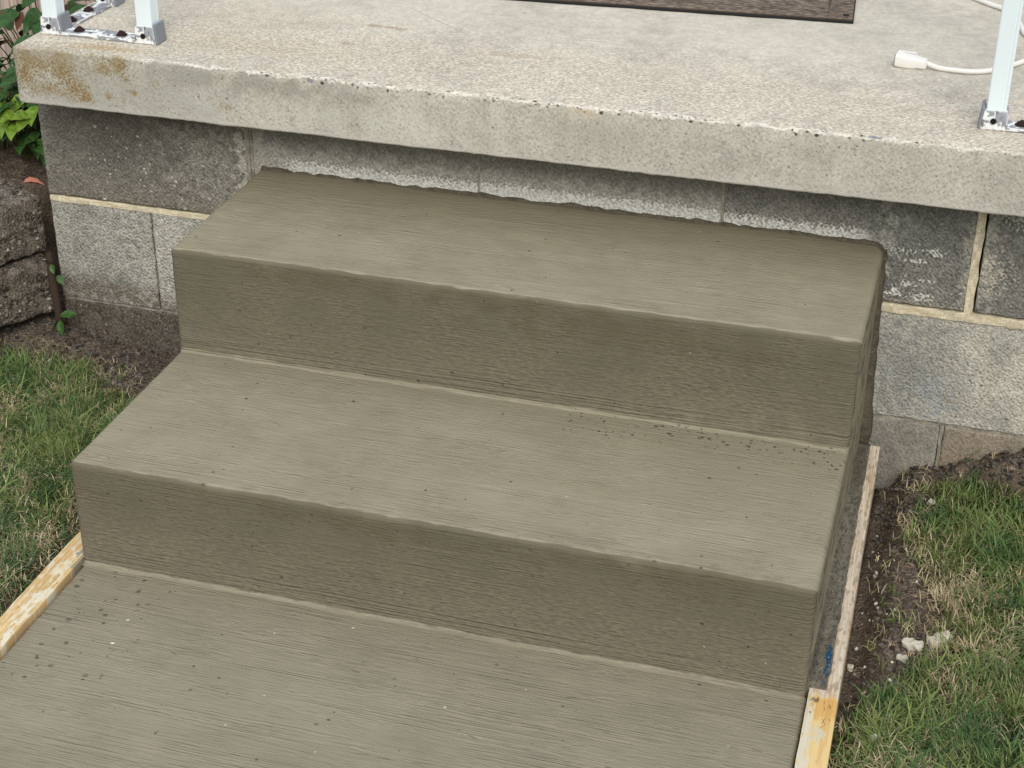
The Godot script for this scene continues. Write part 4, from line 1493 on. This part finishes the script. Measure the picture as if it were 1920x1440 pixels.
func build_cord() -> void:
	var y := SLAB_T + 0.0046
	var pts := PackedVector3Array([Vector3(1.498, y + 0.006, -0.2475), Vector3(1.513, y + 0.002, -0.2445), Vector3(1.5245, y, -0.2415), Vector3(1.5495, y, -0.2375), Vector3(1.5745, y, -0.2390), Vector3(1.599, y, -0.2495), Vector3(1.6231, y, -0.2735), Vector3(1.6395, y, -0.296), Vector3(1.657, y, -0.324), Vector3(1.672, y, -0.365), Vector3(1.674, y, -0.41), Vector3(1.662, y, -0.455), Vector3(1.6525, y, -0.480), Vector3(1.6437, y, -0.532), Vector3(1.6315, y, -0.585), Vector3(1.6102, y, -0.619), Vector3(1.5881, y, -0.640), Vector3(1.5684, y, -0.662), Vector3(1.53, y, -0.70), Vector3(1.50, y, -0.77), Vector3(1.52, y, -0.90), Vector3(1.6, y, -1.1), Vector3(1.62, y, -1.28)])
	var root := thing("extension_cord", "white extension cord with its socket end lying loose on the porch slab", "cord", Vector3(1.46, SLAB_T, -0.25))
	var path := smooth_path(pts, 6)
	for i in path.size():
		path[i] -= root.position
	put(root, "cord", tube(path, PackedFloat32Array([0.0042]), 12), M.cord)
	# socket end: wide mouth, waist, collar
	var ax := Vector3(0.0545, 0, 0.006).normalized()
	var side := Vector3(-ax.z, 0, ax.x)
	var sect := [[0.0, 0.0160, 0.0105], [0.002, 0.0168, 0.0112], [0.022, 0.0160, 0.0110], [0.030, 0.0125, 0.0098], [0.036, 0.0105, 0.0085], [0.046, 0.0100, 0.0080], [0.048, 0.0094, 0.0076], [0.050, 0.0045, 0.0045]]
	var v := PackedVector3Array()
	var uv := PackedVector2Array()
	var n := 20
	var from := Vector3(1.4555, SLAB_T + 0.0118, -0.2505) - root.position
	for s in sect:
		for j in n + 1:
			var a := TAU * j / n
			var cc := signf(cos(a)) * pow(absf(cos(a)), 0.45)
			var ss := signf(sin(a)) * pow(absf(sin(a)), 0.45)
			var lift: float = -0.004 * s[0] / 0.05
			v.append(from + ax * s[0] + side * cc * s[1] + Vector3.UP * (ss * s[2] + lift))
			uv.append(Vector2(float(j) / n, s[0] * 20))
	put(root, "plug_body", finish(v, uv, sheet_idx(sect.size(), n + 1, false)), M.cord)
	put(root, "rib", rbox(Vector3(0.030, 0.0016, 0.004), 0.0006, 0.02), M.cord, Transform3D(Basis(ax, Vector3.UP, side), from + ax * 0.016 + Vector3.UP * 0.0112 - side * 0.004))
	put(root, "plug_face", rbox(Vector3(0.0016, 0.019, 0.030), 0.0006, 0.02), plain("gray_plastic", Color(0.52, 0.51, 0.5), 0.6), Transform3D(Basis(ax, Vector3.UP, side), from - ax * 0.0004))
	for k in 3:
		put(root, "slot", rbox(Vector3(0.001, 0.007, 0.003), 0.0003, 0.02), M.dark, Transform3D(Basis(ax, Vector3.UP, side), from - ax * 0.0014 + side * [-0.006, 0.006, 0.0][k] + Vector3.UP * [0.002, 0.002, -0.005][k]))


# ---------------------------------------------------------------- plants
# a leaf along +x: length, half width, fold, droop, where it is widest
func leaf_mesh(length: float, half: float, fold: float, droop: float, belly: float) -> ArrayMesh:
	var v := PackedVector3Array()
	var uv := PackedVector2Array()
	var n := 9
	var m := 6
	for i in n + 1:
		var t := float(i) / n
		var w := half * pow(sin(PI * pow(t, log(0.5) / log(belly))), 0.8) if t > 0.0 and t < 1.0 else 0.0
		for j in m + 1:
			var s := float(j) / m * 2.0 - 1.0
			var y := -droop * t * t + absf(s) * w * fold + 0.06 * w * sin(t * 22.0) * absf(s)
			v.append(Vector3(length * t, y, s * w))
			uv.append(Vector2(t, s * 0.5 + 0.5))
	return finish(v, uv, sheet_idx(n + 1, m + 1, true))


func leaf_material(called: String, c: Color, vein: Color, rim: Color) -> StandardMaterial3D:
	var t := Tex.new(128, 64, c)
	t.shade(t.noise(0.03, 4, hash(called) % 1000), 0.22, 0.1)
	for i in range(1, 9):
		var x := i * 14.0
		for s in [-1, 1]:
			t.stroke(PackedVector2Array([Vector2(x - 8, 32), Vector2(x + 8, 32 + s * 28)]), 0.6, vein, 0.4, -0.2)
	t.stroke(PackedVector2Array([Vector2(0, 32), Vector2(127, 32)]), 1.0, vein, 0.7, -0.3)
	t.stroke(PackedVector2Array([Vector2(0, 1), Vector2(127, 1)]), 2.0, rim, 0.6)
	t.stroke(PackedVector2Array([Vector2(0, 62), Vector2(127, 62)]), 2.0, rim, 0.6)
	var m := t.material(called, 0.42, 0.05, 0.4)
	m.backlight = Color(0.3, 0.4, 0.15)
	return m


func build_plants() -> void:
	var dark := leaf_material("dark_leaf", Color(0.19, 0.33, 0.16), Color(0.27, 0.42, 0.24), Color(0.18, 0.3, 0.14))
	var light := leaf_material("light_leaf", Color(0.40, 0.52, 0.15), Color(0.52, 0.62, 0.26), Color(0.62, 0.68, 0.38))
	var fresh := leaf_material("fresh_leaf", Color(0.215, 0.345, 0.15), Color(0.31, 0.44, 0.23), Color(0.25, 0.37, 0.17))
	var brown := plain("withered_leaf", Color(0.36, 0.22, 0.16), 0.85)
	M.stem = plain("plant_stem", Color(0.25, 0.27, 0.12), 0.7)
	var shapes := [leaf_mesh(0.062, 0.0125, 0.25, 0.018, 0.42), leaf_mesh(0.070, 0.021, 0.30, 0.024, 0.40), leaf_mesh(0.050, 0.009, 0.35, 0.010, 0.40)]
	var pr := RandomNumberGenerator.new()
	pr.seed = 77
	# base, how many, spread, height, leaf shape, material, scale, withered share
	var beds := [
		["leafy_plant", "low plant with narrow dark green pointed leaves just above the upper stone", Vector3(-0.165, 0.215, -0.235), 90, 0.085, 0.08, 2, fresh, 0.95, 0.0],
		["leafy_plant", "plant with broad yellow green leaves hard against the left end of the slab", Vector3(-0.125, 0.21, -0.270), 44, 0.09, 0.16, 1, light, 0.72, 0.0],
		["leafy_plant", "dark leafy plant behind the yellow green one, beside the slab corner", Vector3(-0.19, 0.20, -0.33), 80, 0.12, 0.23, 0, dark, 0.85, 0.1],
		["leafy_plant", "mid green broad-leaved plant at the far left edge, half hidden by dark leaves", Vector3(-0.27, 0.20, -0.28), 34, 0.09, 0.18, 1, fresh, 0.7, 0.0],
		["leafy_plant", "tallest dark plant with drooping leaves in front of the pinkish boards", Vector3(-0.27, 0.20, -0.50), 70, 0.14, 0.27, 0, dark, 0.95, 0.2],
		["leafy_plant", "dark bushy plant at the back of the bed, beside the slab edge", Vector3(-0.10, 0.20, -0.46), 60, 0.11, 0.24, 0, fresh, 0.85, 0.25],
	]
	for q in beds:
		var at: Vector3 = q[2]
		var root := thing(q[0], q[1], "plant", at, "leafy plants in the raised bed")
		var stems := SurfaceTool.new()
		var n: int = q[3]
		for i in n:
			var a := pr.randf() * TAU
			var f := sqrt(pr.randf())
			var h: float = q[5] * (0.35 + 0.65 * (1.0 - f * 0.6) * pr.randf_range(0.6, 1.1))
			var foot: Vector3 = Vector3(cos(a), 0, sin(a)) * q[4] * 0.25 * f
			var tip := Vector3(cos(a) * q[4] * f, h, sin(a) * q[4] * f)
			if at.x + tip.x > 0.012 and at.y + h < SLAB_T + 0.05:
				tip.x = 0.0 - at.x
			if i % 2 == 0:
				var st := put(root, "stem", tube(smooth_path(PackedVector3Array([foot, foot.lerp(tip, 0.55) + Vector3(0, 0.02, 0), tip]), 4), PackedFloat32Array([0.0016, 0.0012]), 6), M.stem)
			var b := Basis(Vector3.UP, -a + pr.randf_range(-0.7, 0.7)) * Basis(Vector3.BACK, pr.randf_range(-0.5, 0.45)) * Basis(Vector3.RIGHT, pr.randf_range(-0.5, 0.5))
			var mat: Material = brown if pr.randf() < q[9] else q[7]
			put(root, "leaf", shapes[q[6]], mat, Transform3D(b.scaled(Vector3.ONE * q[8] * pr.randf_range(0.75, 1.2)), tip))
	# stem and young leaves in the gap at the corner of the wall
	var root := thing("sprout", "woody brown stem with small glossy leaves in the gap at the wall corner", "sprout", Vector3(0.010, -0.05, 0.030))
	var path := smooth_path(PackedVector3Array([Vector3(0.010, -0.01, 0.0), Vector3(0.006, 0.04, 0.0), Vector3(0.003, 0.10, -0.002), Vector3(-0.002, 0.15, -0.006), Vector3(-0.006, 0.19, -0.012)]), 5)
	put(root, "stem", tube(path, PackedFloat32Array([0.0062, 0.0064, 0.006, 0.0062, 0.0066, 0.007, 0.0068, 0.0068, 0.007, 0.0075, 0.0075, 0.0078, 0.0078, 0.0076, 0.0075, 0.007, 0.0065]), 9), plain("bark", Color(0.24, 0.19, 0.15), 0.95))
	var small := leaf_mesh(0.027, 0.0075, 0.25, 0.005, 0.45)
	for q in [[Vector3(0.006, 0.178, 0.004), 2.6, -0.1, 1.0], [Vector3(0.008, 0.176, 0.006), -0.9, -0.7, 0.7], [Vector3(0.016, 0.154, 0.004), -0.5, -0.6, 0.8], [Vector3(0.014, 0.074, 0.010), 0.25, 0.25, 1.15], [Vector3(0.012, 0.068, 0.012), -2.4, -0.9, 0.95], [Vector3(0.014, 0.066, 0.012), -1.1, -0.9, 1.05]]:
		put(root, "leaf", small, fresh, Transform3D((Basis(Vector3.UP, q[1]) * Basis(Vector3.BACK, q[2]) * Basis(Vector3.RIGHT, 0.5)).scaled(Vector3.ONE * q[3]), q[0]))


# ---------------------------------------------------------------- chips of old cement on the lawn
func build_chips() -> void:
	var mat := plain("old_cement", Color(0.79, 0.77, 0.72), 0.9, 0.0, 0.2)
	var list := [
		[1.648, 0.487, Vector3(0.034, 0.012, 0.019), 0.6, "large pale flake of old cement lying in the grass right of the board"],
		[1.612, 0.508, Vector3(0.028, 0.012, 0.015), -0.3, "crusty white lump of old cement just left of the large pale flake"],
		[1.601, 0.543, Vector3(0.014, 0.008, 0.008), -0.4, "small white cement chip in front of the two larger lumps"],
		[1.578, 0.728, Vector3(0.012, 0.011, 0.010), 0.2, "round white cement chip in the grass nearest the viewer"],
		[1.533, 0.520, Vector3(0.008, 0.008, 0.008), 0.2, "white cement chip on bare soil against the right form board"],
		[1.585, 0.800, Vector3(0.014, 0.010, 0.011), 0.9, "white cement chip at the lower picture edge beside the yellow board"],
		[1.612, 0.130, Vector3(0.010, 0.007, 0.009), 0.9, "white cement chip in the dark grass near the block wall"],
		[0.020, 0.215, Vector3(0.014, 0.008, 0.010), 0.4, "pale cement chip in the grass on the far left"],
	]
	var k := 0
	for q in list:
		k += 1
		var y := ground_y(q[0], q[1]) + 0.003
		var t := Transform3D(Basis(Vector3.UP, q[3]) * Basis(Vector3.BACK, 0.15), Vector3(q[0], y + q[2].y * 0.3, q[1]))
		var o := put(self, "cement_chip", rbox(q[2], minf(q[2].y * 0.3, 0.004), 0.004, 0.004, 110.0, Vector3(k * 2.3, 0, 0)), mat, t)
		tag(o, q[4], "cement chip", "chips of old cement on the ground")


# ---------------------------------------------------------------- grass
func tuft(sd: int, blades: int, length: float, wide: float, lean: float, spread: float) -> ArrayMesh:
	var r := RandomNumberGenerator.new()
	r.seed = sd
	var v := PackedVector3Array()
	var uv := PackedVector2Array()
	var idx := PackedInt32Array()
	var col := PackedColorArray()
	for b in blades:
		var a := r.randf() * TAU
		var dir := Vector3(cos(a), 0, sin(a))
		var foot := Vector3(r.randf_range(-1, 1), 0, r.randf_range(-1, 1)) * spread
		var l := length * r.randf_range(0.55, 1.15)
		var le := lean * r.randf_range(0.5, 1.35)
		var side := Vector3(-dir.z, 0, dir.x).rotated(Vector3.UP, r.randf_range(-0.5, 0.5))
		var bend := r.randf_range(-0.25, 0.25)
		var tone := r.randf_range(0.5, 1.5)
		var tan := 1.0 if r.randf() < 0.14 else 0.0
		var base := v.size()
		var p := foot
		var n := 5
		for i in n + 1:
			var t := float(i) / n
			var w := wide * 0.5 * (1.0 - pow(t, 2.2)) * r.randf_range(0.95, 1.05)
			v.append(p - side * w)
			v.append(p + side * w)
			uv.append(Vector2(0, t))
			uv.append(Vector2(1, t))
			var c := tone * lerpf(0.85, 1.1, t)
			var cc := Color(c * (1.0 + 0.12 * t) * (1.0 + 1.5 * tan), c * (1.0 + 0.55 * tan), c * (1.0 + 1.2 * tan))
			col.append(cc)
			col.append(cc)
			var tilt := minf(le * (0.35 + 1.1 * t), 1.75)
			p += (dir * sin(tilt) + Vector3.UP * cos(tilt) + side * bend * t) * l / n
		idx.append_array(sheet_idx(n + 1, 2, false, base))
	return finish(v, uv, idx, col)


func build_grass() -> void:
	var r := RandomNumberGenerator.new()
	r.seed = 4242
	var green := [tuft(1, 8, 0.027, 0.0018, 1.3, 0.009), tuft(2, 6, 0.042, 0.0021, 1.3, 0.008), tuft(3, 9, 0.020, 0.0015, 1.4, 0.011)]
	var straw := [tuft(11, 6, 0.024, 0.0016, 1.35, 0.010), tuft(12, 5, 0.034, 0.0014, 1.5, 0.012)]
	var gt := [[], [], [], [], []]
	var gc := [[], [], [], [], []]
	var tr: Array = []
	for i in 40000:
		var x: float
		var z: float
		if i < 11500:
			x = r.randf_range(-0.15, 0.395)
			z = r.randf_range(0.08, 0.98)
		elif i < 21500:
			x = r.randf_range(1.535, 1.90)
			z = r.randf_range(0.0, 0.98)
		else:                                   # the lawn goes on outside the picture
			x = r.randf_range(-1.4, 0.39) if i % 2 else r.randf_range(1.54, 3.2)
			z = r.randf_range(0.1, 2.4)
		var l := lawn(x, z)
		var d := dry(x, z)
		if r.randf() > l * clampf(0.75 + 0.9 * n3(Vector3(x, 80, z), 16.0), 0.25, 1.0) + 0.05:
			continue
		var is_dry := r.randf() < d * 0.85 + 0.11 or l < 0.25 and r.randf() < 0.7
		var kind := 3 + (r.randi() % 2) if is_dry else (r.randi() % 3)
		var s := r.randf_range(0.7, 1.2) * (0.75 + 0.35 * l) * (1.0 + 0.25 * n3(Vector3(x, 60, z), 14.0))
		var flow := 4.0 * n3(Vector3(x, 50, z), 7.0)
		var b := Basis(Vector3.UP, r.randf() * TAU) if is_dry else Basis(Vector3.UP, flow) * Basis(Vector3.BACK, -0.35) * Basis(Vector3.UP, r.randf() * TAU)
		gt[kind].append(Transform3D(b.scaled(Vector3.ONE * s), Vector3(x, ground_y(x, z) - 0.001 + (0.004 * r.randf() if is_dry else 0.0), z)))
		var c: Color
		if is_dry:
			c = Color(0.66, 0.56, 0.38).lerp(Color(0.36, 0.29, 0.16), r.randf()) * r.randf_range(0.75, 1.15)
		else:
			var hue := clampf(0.45 + 0.8 * n3(Vector3(x, 70, z), 9.0) + r.randf_range(-0.45, 0.45), 0.0, 1.0)
			c = Color(0.040, 0.100, 0.030).lerp(Color(0.22, 0.275, 0.085), hue) * r.randf_range(0.8, 1.2)
			if x < 0.4 and z > 0.62:
				c = c.lerp(Color(0.07, 0.135, 0.08), 0.35)
		gc[kind].append(c)
	for k in 5:
		var ta: Array[Transform3D] = []
		var ca: Array[Color] = []
		ta.assign(gt[k])
		ca.assign(gc[k])
		stuff(scatter("grass" if k < 3 else "dry_grass", green[k] if k < 3 else straw[k - 3], M.blades, ta, ca))
